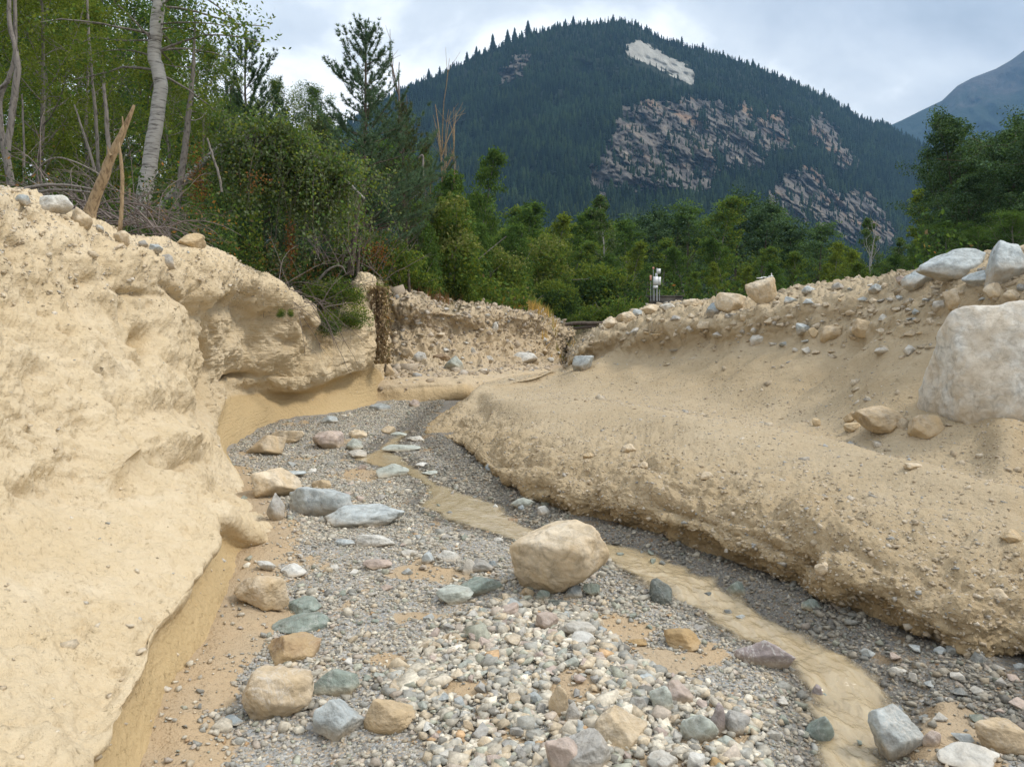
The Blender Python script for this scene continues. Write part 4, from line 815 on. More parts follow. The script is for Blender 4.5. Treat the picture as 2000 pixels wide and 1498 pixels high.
bake('bank_clods', p-[0, 0, 1]*s[:, None]*.15, s, BP[rs.choice(7, len(p), p=bw)]*rs.uniform(.9, 1.08, len(p))[:, None], v0, 'sandy clods and grit strewn over the right bank', rs, smooth=False)
Vv = np.linspace(0, 10, 460)[None, :]*np.ones((1000, 1)); Uu = np.linspace(0, 16, 1000)[:, None]*np.ones((1, 460))
pr = (.02+1.8*sst(6.8, 7.8, Vv))*(1-sst(8.3, 8.8, Vv))
p, s = scatter_loft(GL, 9000, pr, .017, .5, .8, 1)
BPL = BP*np.array([1.28, 1.30, 1.33])
bake('crest_grit', p, s, BPL[rs.choice(7, len(p), p=bw)]*rs.uniform(.85, 1.05, len(p))[:, None], v0, 'sand-coated stones and grit along the crest of the left bank', rs)
Vv = np.linspace(0, 10, 260)[None, :]*np.ones((560, 1))
pr = (.12+1.6*sst(5.5, 7, Vv)+.9*sst(3.4, 4, Vv)*(1-sst(4.6, 5.2, Vv)))*(1-sst(8.3, 8.8, Vv))
p, s = scatter_loft(GF, 9000, pr, .06, .55, .8, -1)
bake('scree', p, s, (BP*[1.02, 1.02, 1.06])[rs.choice(7, len(p), p=bw)]*rs.uniform(.75, 1.1, len(p))[:, None], v1, 'grey-brown scree strewn on the far bank', rs)
# driftwood chip
def tube(pts, rad, sides=6, cap=True):
    pts = np.asarray(pts, float); rad = np.broadcast_to(np.asarray(rad, float), (len(pts),)); t = np.gradient(pts, axis=0); t /= np.maximum(np.linalg.norm(t, axis=1), 1e-9)[:, None]
    mt = np.abs(t).mean(0)+[.02, 0, .01]; ref = np.zeros((1, 3)); ref[0, int(np.argmin(mt))] = 1.; ref = ref+.01; a = np.cross(t, ref); a /= np.maximum(np.linalg.norm(a, axis=1), 1e-9)[:, None]; b = np.cross(t, a)
    an = np.arange(sides)*2*math.pi/sides
    v = pts[:, None]+rad[:, None, None]*(np.cos(an)[None, :, None]*a[:, None]+np.sin(an)[None, :, None]*b[:, None])
    i = np.arange(len(pts)*sides).reshape(len(pts), sides); j = np.roll(i, -1, 1)
    f = np.stack([i[:-1], j[:-1], j[1:], i[1:]], -1).reshape(-1, 4); return v.reshape(-1, 3), f
class MB:
    def __init__(s): s.v, s.q, s.c, s.n = [], [], [], 0
    def add(s, v, f, c=None):
        s.v.append(v); s.q.append(np.asarray(f)+s.n); s.n += len(v)
        if c is not None: s.c.append(np.broadcast_to(c, (len(v), 3)))
    def mesh(s, name, m, smooth=False):
        k = {}
        for f in s.q: k.setdefault(f.shape[1], []).append(f)
        return mesh(name, np.concatenate(s.v), [np.concatenate(x) for x in k.values()], m, cols=np.concatenate(s.c) if s.c else None, smooth=smooth)
p = hit(892, 1256)[0]; b = MB(); b.add(*tube([p+[-.045, -.01, .012], p+[0, 0, .02], p+[.05, .012, .018]], [.006, .011, .007])); link('driftwood', b.mesh('driftwood', M_MUDBARK, True), label='short brown chip of driftwood on the gravel left of the heap', cat='driftwood')
# ------------------------------------------------------------------ mountain, its forest and the far range
def lerp(a, b, t): return a+(b-a)*t
def interp_pts(x, pts): return np.interp(x, [p[0] for p in pts], [p[1] for p in pts])
CR = [(-300,420),(300,360),(600,290),(700,235),(790,178),(830,158),(880,140),(930,112),(1000,82),(1040,68),(1100,52),(1150,50),(1210,42),(1245,52),(1280,72),(1350,95),(1450,122),(1550,162),(1620,195),(1680,232),(1740,250),(1800,285),(1880,330),(2000,400),(2300,560)]
mv = 380; pxs = np.concatenate([np.linspace(-300, 740, 70), np.linspace(743, 1900, 760), np.linspace(1906, 2300, 60)]); mu = len(pxs); crest = interp_pts(pxs, CR); dcr = interp_pts(pxs, [(-300,900),(800,1180),(1200,1300),(1800,1500),(2300,1500)]); dft = interp_pts(pxs, [(-300,300),(800,420),(1400,470),(1780,620),(2300,900)])
tv = np.linspace(0, 1, mv)
PYm = crest[:, None]+(640-crest)[:, None]*tv[None]**1.0; Dm = dcr[:, None]+(dft-dcr)[:, None]*(tv[None]**.85)
xc = (pxs[:, None]-1000)/F; ycm = -(PYm-749)/F; ryy = ct+ycm*st_; t = Dm/ryy
GM = np.stack([xc*t, Dm, CH+(-st_+ycm*ct)*t], -1)
ROCKS = [[(1205,215),(1250,198),(1330,192),(1400,188),(1440,225),(1480,235),(1500,203),(1535,225),(1548,290),(1500,300),(1450,268),(1400,290),(1395,365),(1330,352),(1280,335),(1225,350),(1175,310),(1195,260)],
 [(1148,318),(1165,330),(1192,370),(1180,392),(1150,360)],[(1580,228),(1612,222),(1632,245),(1645,280),(1695,325),(1650,330),(1612,290),(1580,262)],
 [(1500,372),(1540,335),(1580,318),(1612,345),(1632,375),(1700,372),(1722,400),(1762,478),(1700,492),(1640,470),(1560,430),(1500,405)],[(1000,110),(1030,100),(1028,150),(965,168),(985,135)],[(1215,210),(1262,205),(1260,270),(1232,300),(1215,260)],[(1290,215),(1372,205),(1372,240),(1300,245)],[(1175,290),(1300,280),(1392,325),(1388,374),(1320,366),(1230,374),(1160,350)],[(1395,250),(1450,262),(1500,300),(1490,335),(1420,325),(1400,290)],[(1440,195),(1475,215),(1470,235),(1440,225)]]
SCAR = [(1222,88),(1248,78),(1292,104),(1330,122),(1360,146),(1352,166),(1310,146),(1270,126),(1228,112)]
PXg = pxs[:, None]*np.ones((1, mv)); qm = GM*.01
jx = PXg+14*fbm(qm, 6, 3); jy = PYm+14*fbm(qm, 6, 3, .5, 30)
rk = np.zeros((mu, mv), bool)
for r in ROCKS: rk |= inpoly(jx, jy, r)
hol = fbm(qm*[1, 1, 1], 5.5, 3, .55, 12) > .46
rk &= ~hol
sc_ = inpoly(PXg+5*fbm(qm, 9, 2), PYm+5*fbm(qm, 9, 2, .5, 9), SCAR)
rim = sst(0, .12, tv)[None]
fl = fbm(qm, 1.1, 4, .55)*32*rim+fbm(qm*[1.6, .5, .5], 2.2, 3)*16*rim
fl += rk*((bil(qm*[1, .2, .5], 3.4, 3, .55)-.4)*36+(bil(qm*[1, .3, .8], 11, 3, .6)-.4)*11)+rk*8
# the lower right spur stands forward of the slope behind it
sp_ = [(1180,200),(1300,185),(1480,205),(1620,230),(1700,330),(1790,480)]
spd = sst(-20, 60, PYm-interp_pts(PXg, sp_))*sst(1120, 1260, PXg)*sst(1830, 1740, PXg)
fl = fl+spd*38
view = GM/np.linalg.norm(GM, axis=-1)[..., None]
GM = GM-view*fl[..., None]
back = GM[:, :1]+np.array([0, 500, -300]); GMb = np.concatenate([back, GM], 1)
mm, nt, b = mat('mountain_ground', .95, .1); p = pos(nt)
rn = noise(nt, .06, 9, .72, pos(nt, (1, .25, .7)), .8)
rock = ramp(nt, rn, [(.36, (.06, .055, .052)), (.45, (.135, .12, .108)), (.56, (.215, .19, .16)), (.70, (.34, .275, .20))])
rock = mix(nt, ramp(nt, noise(nt, .012, 3, .6, p), [(.55, 0.), (.66, .55)]), rock, (.42, .25, .14))
c = mix(nt, attr(nt, 'rock'), (.028, .038, .022), rock)
c = mix(nt, attr(nt, 'scar'), c, mix(nt, ramp(nt, noise(nt, .05, 6, .7, pos(nt, (1, 1, .3))), [(.35, 0.), (.65, 1.)]), (.38, .365, .32), (.52, .50, .44)))
nt.links.new(c, b.inputs['Base Color']); bump(nt, b, [(rn, 1., 9.), (noise(nt, .5, 5, .7, p), .8, 1.6)], 1)
A = lambda m: np.concatenate([m[:, :1]*0, m], 1).astype(float).ravel()
me = mesh('mountain', GMb.reshape(-1, 3), gridfaces(mu, mv+1), mm, attrs=dict(rock=A(rk), scar=A(sc_)), smooth=True); link('mountain', me, kind='structure')
# conifers
def conifer(rng, layers, pts, spike=.0):
    V, Fc, C = [], [], []; n = 0
    for k in range(layers):
        u = k/layers; r = .17*(1-u)**.8*rng.uniform(.8, 1.2)+.012; z = .10+.88*u; dz = .9/layers*1.9
        a = np.arange(2*pts)*math.pi/pts+rng.uniform(0, 6); rr = r*np.where(np.arange(2*pts) % 2, rng.uniform(.35, .6, 2*pts), rng.uniform(.8, 1.15, 2*pts))
        ring = np.stack([np.cos(a)*rr, np.sin(a)*rr, z-rr*.25+0*a], 1); V += [[[0, 0, min(z+dz, 1.)]], ring]
        i = np.arange(2*pts); Fc.append(np.stack([0*i+n, n+1+i, n+1+(i+1) % (2*pts)], 1)); n += 1+2*pts
    return np.concatenate([np.array(x) for x in V]), np.concatenate(Fc).astype(np.int32)
rc = np.random.RandomState(3); CV = [conifer(rc, 5, 4) for _ in range(6)]
def bake_trees(name, pts, hs, cols, variants, m, rs, wid=1., **kw):
    vi = rs.randint(len(variants), size=len(pts)); Vs, Fs, Cs = [], [], []; off = 0
    for k, (v, f) in enumerate(variants):
        ix = np.nonzero(vi == k)[0]
        if not len(ix): continue
        a = rs.uniform(0, 6.28, len(ix)); ca, sa = np.cos(a)[:, None], np.sin(a)[:, None]; h = hs[ix][:, None]; wd = rs.uniform(.8, 1.35, len(ix))[:, None]*wid
        x = (v[None, :, 0]*ca-v[None, :, 1]*sa)*h*wd; y = (v[None, :, 0]*sa+v[None, :, 1]*ca)*h*wd; z = v[None, :, 2]*h
        p = np.stack([x, y, z], -1)+pts[ix][:, None]; Vs.append(p.reshape(-1, 3)); Fs.append((f[None]+(np.arange(len(ix))*len(v))[:, None, None]).reshape(-1, 3)+off); off += p.shape[0]*len(v)
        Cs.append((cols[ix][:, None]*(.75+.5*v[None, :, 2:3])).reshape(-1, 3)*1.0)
    me = mesh(name, np.concatenate(Vs), np.concatenate(Fs).astype(np.int32), m, cols=np.concatenate(Cs)); return link(name, me, **kw)
ar = np.linalg.norm(np.cross(GM[1:, :-1]-GM[:-1, :-1], GM[:-1, 1:]-GM[:-1, :-1]), axis=-1)
ok = ~(rk | sc_)[:-1, :-1]
soft_rk = (fbm(qm, 10, 3) > .22)[:-1, :-1] & rk[:-1, :-1]
wgt = ar*np.where(ok, 1., np.where(soft_rk, .5, 0.)); vis = (PXg > 640)[:-1, :-1] & (PXg < 2010)[:-1, :-1] & (PYm[:-1, :-1] < 560); wgt = wgt*np.where(vis, 1, 0)/(Dm[:-1, :-1]/900)**1.
k = rs.choice(wgt.size, 34000, p=(wgt/wgt.sum()).ravel()); i, j = np.unravel_index(k, wgt.shape)
fr = rs.uniform(0, 1, (2, len(k), 1)); p = GM[i, j]+fr[0]*(GM[i+1, j]-GM[i, j])+fr[1]*(GM[i, j+1]-GM[i, j])
tpx, tpy = proj(p+[0, 0, 11.])
mk = np.zeros(len(p), bool); ij = np.clip(np.searchsorted(pxs, tpx), 0, mu-1); c_ = crest[ij]; tj = np.clip((tpy-c_)/(640-c_), 0, 1); jj = np.clip((tj*(mv-1)).astype(int), 0, mv-1)
mk = (rk | sc_)[ij, jj] & ~rk[i, j] & (rs.uniform(0, 1, len(p)) < .90); p = p[~mk]; i = i[~mk]; j = j[~mk]
hh = rs.uniform(8, 17, len(p))*(1-.25*(p[:, 2] > 330)); hh = np.where(rk[i, j], hh*.55, hh)
tn = fbm(p*.01, 1.4, 3)[:, None]; wood = sst(.05, .3, fbm(p*.01, 3., 3, .5, 50))[:, None]
base_c = np.array([.020, .034, .017])*(1+.5*tn); warm = np.array([.042, .062, .020]); low = sst(180, 40, p[:, 2])[:, None]
col = lerp(base_c, warm, np.clip(.40*wood+.45*low*wood, 0, 1))*.95*rs.uniform(.6, 1.5, len(p))[:, None]
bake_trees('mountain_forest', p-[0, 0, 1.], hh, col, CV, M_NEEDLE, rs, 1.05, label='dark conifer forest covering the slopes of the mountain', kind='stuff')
# conifers on the skyline, one by one
CVM = []
for k in range(5):
    v, f = conifer(rc, 9, 5); CVM.append(mesh('crown', v*[1.7, 1.7, 1], f, M_NEEDLE, cols=np.broadcast_to([.018, .030, .017], (len(v), 3))))
tv_, tf_ = tube([(0, 0, -.05), (0, 0, .3)], [.012, .01], 5); TRM = mesh('trunk', tv_, tf_, M_BARK)
sky_px = [812,836,858,884,912,930,946,962,990,1004,1018,1031,1042,1060,1088,1104,1118,1146,1172,1196,1240,1262,1330,1372,1412,1470,1512,1560,1608,1655,1700,1722]
for n_, x in enumerate(sky_px):
    i = int(np.searchsorted(pxs, x)); q0 = GM[i, 0]+(GM[i, 1]-GM[i, 0])*.3; H = {962: 26, 990: 23, 1031: 26, 1004: 22}.get(x, rs.uniform(11, 18))
    side = 'left shoulder' if x < 950 else 'left slope' if x < 1060 else 'summit' if x < 1250 else 'right ridge'
    thing('conifer', [('crown', CVM[n_ % 5]), ('trunk', TRM)], q0-[0, 0, 1.], rs.uniform(0, 6), float(H), cat='tree', group='conifers along the mountain skyline', label='@'+side)
def order_labels(grp, fmt):
    by = {}
    for o in D.objects:
        if o.get('group') == grp: by.setdefault(o['label'][1:], []).append(o)
    NTH = ['leftmost', 'second from the left', 'third from the left', 'fourth from the left', 'fifth from the left', 'sixth from the left', 'seventh from the left', 'eighth from the left', 'ninth from the left', 'tenth from the left', 'eleventh from the left', 'twelfth from the left']
    for s_, l_ in by.items():
        l_.sort(key=lambda o: proj(np.array(o.location))[0])
        for i_, o in enumerate(l_): o['label'] = fmt.format(s_)+((', '+NTH[i_]) if len(l_) > 1 else '')
order_labels('conifers along the mountain skyline', 'dark conifer on the mountain skyline, {}')
# far range on the right
CR2 = [(1500,420),(1600,330),(1700,262),(1760,236),(1800,216),(1840,197),(1870,168),(1900,152),(1945,135),(1975,118),(2010,92),(2100,40),(2300,-60)]
pu = np.linspace(1500, 2300, 260); t2 = np.linspace(0, 1, 90); c2 = interp_pts(pu, CR2); D2 = 2900-1100*t2[None]**.9+0*pu[:, None]; PY2 = c2[:, None]+(630-c2)[:, None]*t2[None]
yc2 = -(PY2-749)/F; tt = D2/(ct+yc2*st_); G2 = np.stack([(pu[:, None]-1000)/F*tt, D2, CH+(-st_+yc2*ct)*tt], -1); q2 = G2*.003
G2 = G2-(G2/np.linalg.norm(G2, axis=-1)[..., None])*((fbm(q2, 1.5, 5, .55)*70+(bil(q2*[2, 1, .4], 3, 3)-.4)*60)*sst(0, .1, t2)[None])[..., None]
G2 = np.concatenate([G2[:, :1]+np.array([0, 500, -400]), G2], 1)
m2, nt, b = mat('far_slope', .95, .1); p = pos(nt); n_ = noise(nt, .01, 8, .7, pos(nt, (1, 1, .5)), .4)
zz = nt.nodes.new('ShaderNodeSeparateXYZ'); nt.links.new(p, zz.inputs[0]); zr = N(nt, 'ShaderNodeMapRange'); nt.links.new(zz.outputs[2], zr.inputs[0]); zr.inputs[1].default_value = 620; zr.inputs[2].default_value = 1050
ad = N(nt, 'ShaderNodeMath', operation='ADD'); nt.links.new(zr.outputs[0], ad.inputs[0]); nt.links.new(n_, ad.inputs[1])
nt.links.new(mix(nt, ramp(nt, ad.outputs[0], [(.75, 0.), (1.05, 1.)]), (.022, .036, .022), ramp(nt, n_, [(.35, (.045, .045, .045)), (.65, (.10, .088, .08))])), b.inputs['Base Color']); bump(nt, b, [(n_, 1., 30.)], 1)
link('far_mountain', mesh('far_mountain', G2.reshape(-1, 3), gridfaces(260, 91), m2, smooth=True), kind='structure')
# ------------------------------------------------------------------ trees
def leafq(c, s, cols, rng, down=0., flat=0., asp=.55):
    n = len(c); a = rng.normal(size=(n, 3)); a[:, 2] = a[:, 2]*(1-flat)-down*2; a /= np.linalg.norm(a, axis=1)[:, None]
    r = rng.normal(size=(n, 3)); b = np.cross(a, r); b /= np.linalg.norm(b, axis=1)[:, None]; s = np.broadcast_to(s, (n,))[:, None]
    v = np.stack([c-a*s, c+b*s*asp, c+a*s, c-b*s*asp], 1).reshape(-1, 3); return v, np.arange(4*n).reshape(n, 4).astype(np.int32), np.repeat(cols, 4, 0)
def palcols(n, pal, rng, var=.25): 
    p = np.array(pal)*1.75; return p[rng.randint(len(p), size=n)]*rng.uniform(1-var, 1+var, (n, 1))
OLIVE = [(.095,.115,.022),(.115,.13,.03),(.07,.095,.022),(.085,.115,.026)]; GREEN = [(.050,.085,.026),(.06,.10,.028),(.042,.072,.026),(.072,.105,.03)]
DEEP = [(.028,.048,.020),(.038,.06,.022),(.024,.044,.022)]; PINE = [(.062,.098,.066),(.075,.110,.068),(.052,.084,.058)]; WARMP = [(.062,.066,.030),(.050,.060,.030),(.075,.068,.030)]; SILVER = [(.085,.105,.060),(.07,.092,.05),(.10,.12,.068)]; LIME = [(.13,.16,.03),(.11,.15,.03),(.15,.17,.04)]
def curve(p0, d, L, n, rng, bend=0., wob=.12):
    pts = [np.array(p0, float)]; d = np.array(d, float); d /= np.linalg.norm(d)
    for k in range(n):
        d = d+rng.normal(0, wob, 3)+[0, 0, bend/n]; d /= np.linalg.norm(d); pts.append(pts[-1]+d*L/n)
    return np.array(pts)
def broad(seed, H=9., R0=2.4, base=.25, nl=12000, ls=.042, pal=OLIVE, limbs=22, flat=1., clump=.42, bark=None, tr=.11, prof=None, lean=0., fine=True):
    rg = np.random.RandomState(seed); mb = MB(); T = curve((0, 0, -.3), (lean, 0, 1), H*.93, 12, rg, .25, .05)
    mb.add(*tube(T, np.linspace(tr, tr*.15, 13), 8)); cs = []
    for k in range(limbs):
        u = base+(1-base)*(k+.5)/limbs; i = u*12; i0 = min(int(i), 11); p0 = lerp(T[i0], T[i0+1], i-i0); az = k*2.4+rg.uniform(-.4, .4)
        pr = prof(u) if prof else math.sin(math.pi*min(1, max(.08, (u-base)/(1-base)*.86+.14)))**.7
        Ln = R0*pr*rg.uniform(.75, 1.2); e = R(rg.uniform(15, 45)+25*u); q = curve(p0, (math.cos(az)*math.cos(e), math.sin(az)*math.cos(e), math.sin(e)), Ln, 6, rg, .35, .10)
        mb.add(*tube(q, np.linspace(tr*.38*(1.1-u), tr*.05, 7), 5))
        for j in range(3, 7): cs.append((q[j], 1.))
        for j in range(6 if fine else 3):
            s0 = q[rg.randint(2, 7)]; dd = rg.normal(0, 1, 3)*[1, 1, .5]+(q[-1]-q[0])/Ln*.8; q2 = curve(s0, dd, Ln*rg.uniform(.3, .5), 3, rg, .1, .2)
            if fine: mb.add(*tube(q2, np.linspace(tr*.09, tr*.03, 4), 3))
            cs += [(q2[2], .8), (q2[3], .8)]
    cs.append((T[-1], .7)); C = np.array([c for c, _ in cs]); k = rg.randint(len(C), size=nl); cc = rg.uniform(.72, 1.25, len(C))
    off = rg.normal(0, 1, (nl, 3)); off /= np.linalg.norm(off, axis=1)[:, None]; off *= rg.uniform(0, 1, (nl, 1))**.45*clump*[1, 1, .62*flat]*rg.uniform(.6, 1.2, (len(C), 1))[k]
    p = C[k]+off; cols = palcols(nl, pal, rg)*cc[k][:, None]
    v, f, c = leafq(p, ls*rg.uniform(.7, 1.3, nl), cols, rg, flat=.3)
    return [('trunk', mb.mesh('trunk', bark or M_GREYBARK, True)), ('crown', mesh('crown', v, f, M_LEAF, cols=c))]
def pine(seed, H=6., R0=1.9, base=.12, gap=.27, per=5, pal=PINE, nt=.085, wd=.0065, dens=1., tr=.075, nn=11, young=True, top=.0):
    rg = np.random.RandomState(seed); mb = MB(); T = curve((0, 0, -.3), (0, 0, 1), H+.3, 10, rg, .2, .02); mb.add(*tube(T, np.linspace(tr, .012, 11), 7))
    C, Dn = [], []
    def shoot(q):
        L_ = np.linalg.norm(np.diff(q, axis=0), axis=1).sum(); n = max(2, int(L_/(.042/dens))); t = rg.uniform(.12, 1, n)*(len(q)-1.001); i = t.astype(int); f = (t-i)[:, None]
        C.append(lerp(q[i], q[i+1], f)); d = q[i+1]-q[i]; Dn.append(d/np.linalg.norm(d, axis=1)[:, None])
    z = H*base
    while z < H*.985:
        u = z/H; pr = (1-u)**.62*(1 if u > base+.1 else .8)+.03
        for k in range(per if rg.rand() < .85 else per-1):
            az = rg.uniform(0, 6.28); Ln = R0*pr*rg.uniform(.6, 1.25); e = R(rg.uniform(-4, 18)+42*u**2); i = u*10; i0 = min(int(i), 9); p0 = lerp(T[i0], T[i0+1], i-i0)+[0, 0, rg.uniform(-.08, .08)]
            q = curve(p0, (math.cos(az)*math.cos(e), math.sin(az)*math.cos(e), math.sin(e)), Ln, 5, rg, .55 if u > .4 else .25, .06); mb.add(*tube(q, np.linspace(.022*(1.2-u), .005, 6), 4)); shoot(q[2:] if u < .6 else q[1:])
            for j in range(int(2+Ln*5)):
                s0 = q[rg.randint(1, 6)]; sd_ = rg.choice([-1, 1]); dr = (q[-1]-q[0])/max(Ln, .01); side = np.array([-dr[1], dr[0], 0])*sd_
                shoot(curve(s0, dr*.8+side*.8+[0, 0, .25+.5*u], Ln*rg.uniform(.16, .34)+.08, 2, rg, .3, .06))
        z += gap*rg.uniform(.75, 1.2)*(1.15-.3*u)
    shoot(np.array([T[-1]-[0, 0, .5], T[-1]])); shoot(np.array([T[-1]-[0, 0, .3], T[-1]+[0, 0, .05]]))
    C = np.concatenate(C); Dn = np.concatenate(Dn); n = len(C); c = np.repeat(C, nn, 0); d = np.repeat(Dn, nn, 0)+rg.normal(0, .62, (n*nn, 3)); d /= np.linalg.norm(d, axis=1)[:, None]
    sd_ = np.cross(d, rg.normal(size=(n*nn, 3))); sd_ /= np.linalg.norm(sd_, axis=1)[:, None]; L_ = nt*rg.uniform(.7, 1.25, (n*nn, 1))
    v = np.stack([c-sd_*wd, c+sd_*wd, c+d*L_], 1).reshape(-1, 3); cc = np.repeat(palcols(n, pal, rg, .22), nn*3, 0)
    return [('trunk', mb.mesh('trunk', M_BARK, True)), ('crown', mesh('crown', v, np.arange(3*n*nn).reshape(-1, 3).astype(np.int32), M_NEEDLE, cols=cc))]
def place(parts, px, d, top, H, label, name='tree', cat='tree', group=None, wid=1., rz=None, base_py=None, zoff=0):
    x = (px-1000)/F*d
    z = drop(x, d)-.05 if base_py is None else P(px, base_py, d)[2]
    zt = P(px, top, d)[2]; s = (zt-z)/H; rz = rz if rz is not None else (px*1.7+d) % 6.28
    r = ray(px, 600); return thing(name, parts, (r[0]*d/r[1], d, z+zoff), rz, (s*wid, s*wid, s), label=label, cat=cat, group=group)
BR = [broad(s, pal=p_, nl=int(n_*1.5), R0=r_, base=b_, ls=l_*.82) for s, p_, n_, r_, b_, l_ in ((1,OLIVE,15000,2.4,.15,.042),(2,OLIVE,15000,2.2,.22,.042),(3,GREEN,15000,2.5,.15,.042),(4,GREEN+OLIVE,14000,2.0,.3,.038))]
PN = [None]*0+[pine(11), pine(12, pal=PINE+DEEP, R0=2.1), pine(13, pal=WARMP+PINE, R0=2.1, base=.06), pine(14, pal=WARMP+PINE, R0=2.0, base=.38)]
o = 'broadleaf trees of the left bank'
for px_, d_, top, v, wd, lab in [
 (-60,12.5,-260,0,1.,'olive-green broadleaf tree at the left edge behind the twin grey trunks'),(70,14,-150,1,1.,'yellow-green broadleaf tree right behind the twin grey trunks'),(165,15.5,-60,0,.95,'olive broadleaf tree behind the muddy snag'),
 (120,19,-240,3,1.1,'tall loose broadleaf tree reaching above the picture, left of the white leaning trunk'),(235,20,-160,2,1.,'deep green broadleaf tree just left of the white leaning trunk'),(345,16.5,70,1,.8,'bushy olive tree between the white leaning trunk and the dead trunk'),
 (395,18,40,3,.75,'airy broadleaf tree right of the dead trunk, open crown against the sky'),(345,23,-60,2,1.,'green broadleaf tree behind the upper part of the white leaning trunk'),(425,21,190,0,.8,'olive broadleaf tree below the airy one, right of the dead trunk'),
 (540,22,125,3,.62,'slim broadleaf tree with a thin top, just right of the young pine'),(612,23,135,2,.6,'green broadleaf tree between the two pines with ragged top'),(655,25,190,3,.7,'broadleaf tree directly left of the tall pine'),(575,26,250,2,1.,'low green broadleaf tree in the dip between the pines'),
 (0,24,-100,2,1.3,'dark green broadleaf tree far left, deep in the wood'),(200,27,-80,3,1.2,'broadleaf tree deep in the wood behind the snag'),(470,28,240,2,1.,'green broadleaf tree behind the foot of the young pine'),(800,25,300,2,.9,'green broadleaf tree right of the tall pine'),
 (835,28,265,3,.5,'slim ragged tree against the mountain at the end of the left wood')]:
    place(BR[v], px_, d_, top, 9., lab, group=o, wid=wd, name='broadleaf_tree')
o = 'pines of the left bank'
for px_, d_, top, v, wd, lab, b_ in [
 (712,16.5,58,0,1.15,'tall dark pine standing highest in the left wood, with upswept top shoots',None),(492,20,78,1,1.05,'young pine with candle-like top left of the tall pine',None),
 (640,18.5,240,2,1.1,'brownish pine filling the space behind the bent birch',None),(795,23,205,3,1.25,'dark green pine leaning on the right side of the tall pine',None),(800,20,320,3,1.0,'brown-green bushy pine at the right end of the left wood',None),
 (725,17.5,330,3,1.0,'low wide pine with rusty lower boughs below the tall pine',None),(560,21,200,1,.9,'pine behind the crown of the bent birch',None),(450,24,170,0,1.,'pine half hidden behind the young pine',None),(300,25,60,0,1.,'pine hidden behind the white leaning trunk',None)]:
    place(PN[v], px_, d_, top, 6., lab, group=o, wid=wd, name='pine_tree', base_py=b_)
for k, (px_, d_) in enumerate([(-150,34),(-20,36),(110,35),(230,37),(340,34),(450,38),(560,35),(660,38),(760,36)]):
    place(PN[k % 3] if k % 2 else BR[2], px_, d_, [-60,-20,20,60,120,200,225,230,240][k], 6. if k % 2 else 9., '@', group='trees closing the back of the left wood', wid=1.5, name='forest_tree')
order_labels('trees closing the back of the left wood', 'dark tree closing the back of the left wood{}')

# single trunks of the left bank
def trunk_line(pts, wpx, d, m, sides=10, sub=6, wob=.0, seed=0):
    rg = np.random.RandomState(seed); c = np.array([P(x, y, d_ if d_ else d) for x, y, *r in pts for d_ in [r[0] if r else None]]); M_ = crm(len(c), (len(c)-1)*sub+1); c = M_@c; wv = M_@np.array([a/F*d/2 for a in wpx])
    c = c+rg.normal(0, 1, c.shape)*wob*wv[:, None]; return c, wv
mb = MB(); c, wv = trunk_line([(268,432),(275,410),(291,330),(305,240),(314,165),(301,112),(304,60),(311,0),(318,-120),(330,-300)], [34,30,28,26,25,24,23,22,18,9], 12.5, M_BIRCH, wob=.06); mb.add(*tube(c, wv, 12))
kids = [('trunk', mb.mesh('trunk', M_BIRCH, True))]; rg = np.random.RandomState(4); mb = MB(); lp = []
for k in range(26):
    s0 = c[rg.randint(26, len(c))]; az = rg.uniform(0, 6.28); q = curve(s0, (math.cos(az), math.sin(az), rg.uniform(-.2, .7)), rg.uniform(.8, 1.8), 6, rg, -.5, .12); mb.add(*tube(q, np.linspace(.022, .006, 7), 4)); lp.append(q[3:])
for t0, dr, L_ in ((34, (-1,.1,.25), 1.3), (36, (1,0,.3), .9), (30, (-1,.2,.4), 1.), (37, (1,-.2,.15), 1.5)):
    q = curve(c[t0], dr, L_, 6, rg, -.5, .1); mb.add(*tube(q, np.linspace(.016, .004, 7), 4)); lp.append(q[2:])
lp = np.concatenate(lp); k = rg.randint(len(lp), size=4200); v, f, cc = leafq(lp[k]+rg.normal(0, .16, (4200, 3)), .036, palcols(4200, OLIVE+GREEN, rg), rg)
kids += [('branches', mb.mesh('branches', M_GREYBARK)), ('crown', mesh('crown', v, f, M_LEAF, cols=cc))]
thing('poplar_tree', kids, label='tall pale-barked tree with a thick curving trunk leaving the top of the picture', cat='tree')
mb = MB(); c, wv = trunk_line([(22,362),(14,300),(22,235),(34,140),(30,95),(18,40),(20,-60)], [15,13,12,12,9,8,6], 10.5, M_GREYBARK, wob=.08, seed=2); mb.add(*tube(c, wv, 8))
c, wv = trunk_line([(20,350),(6,280),(0,200),(18,150),(28,110),(30,40),(26,-60)], [13,11,9,8,7,7,5], 10.6, M_GREYBARK, wob=.08, seed=3); mb.add(*tube(c, wv, 8))
mb.add(*tube([P(16,160,10.5), P(-8,180,10.5), P(-40,170,10.5)], [.03, .022, .015], 5)); link('bare_tree', mb.mesh('bare_tree', M_GREYBARK, True), label='grey tree with twin crossing trunks at the left edge', cat='tree')
mb = MB(); c, wv = trunk_line([(336,462),(346,400),(358,310),(371,200),(378,120),(381,30)], [20,16,13,10,7,3], 12.8, M_BARK, wob=.12, seed=5); mb.add(*tube(c, wv, 8))
rg = np.random.RandomState(8)
for k in range(16):
    s0 = c[rg.randint(6, len(c)-1)]; q = curve(s0, (rg.choice([-1, 1]), rg.normal(0, .5), rg.uniform(-.1, .7)), rg.uniform(.12, .6), 4, rg, .2, .2); mb.add(*tube(q, np.linspace(.012, .003, 5), 4))
link('dead_tree', mb.mesh('dead_tree', M_GREYBARK, True), label='slender dead trunk with broken stubs right of the tall pale-barked tree', cat='tree')
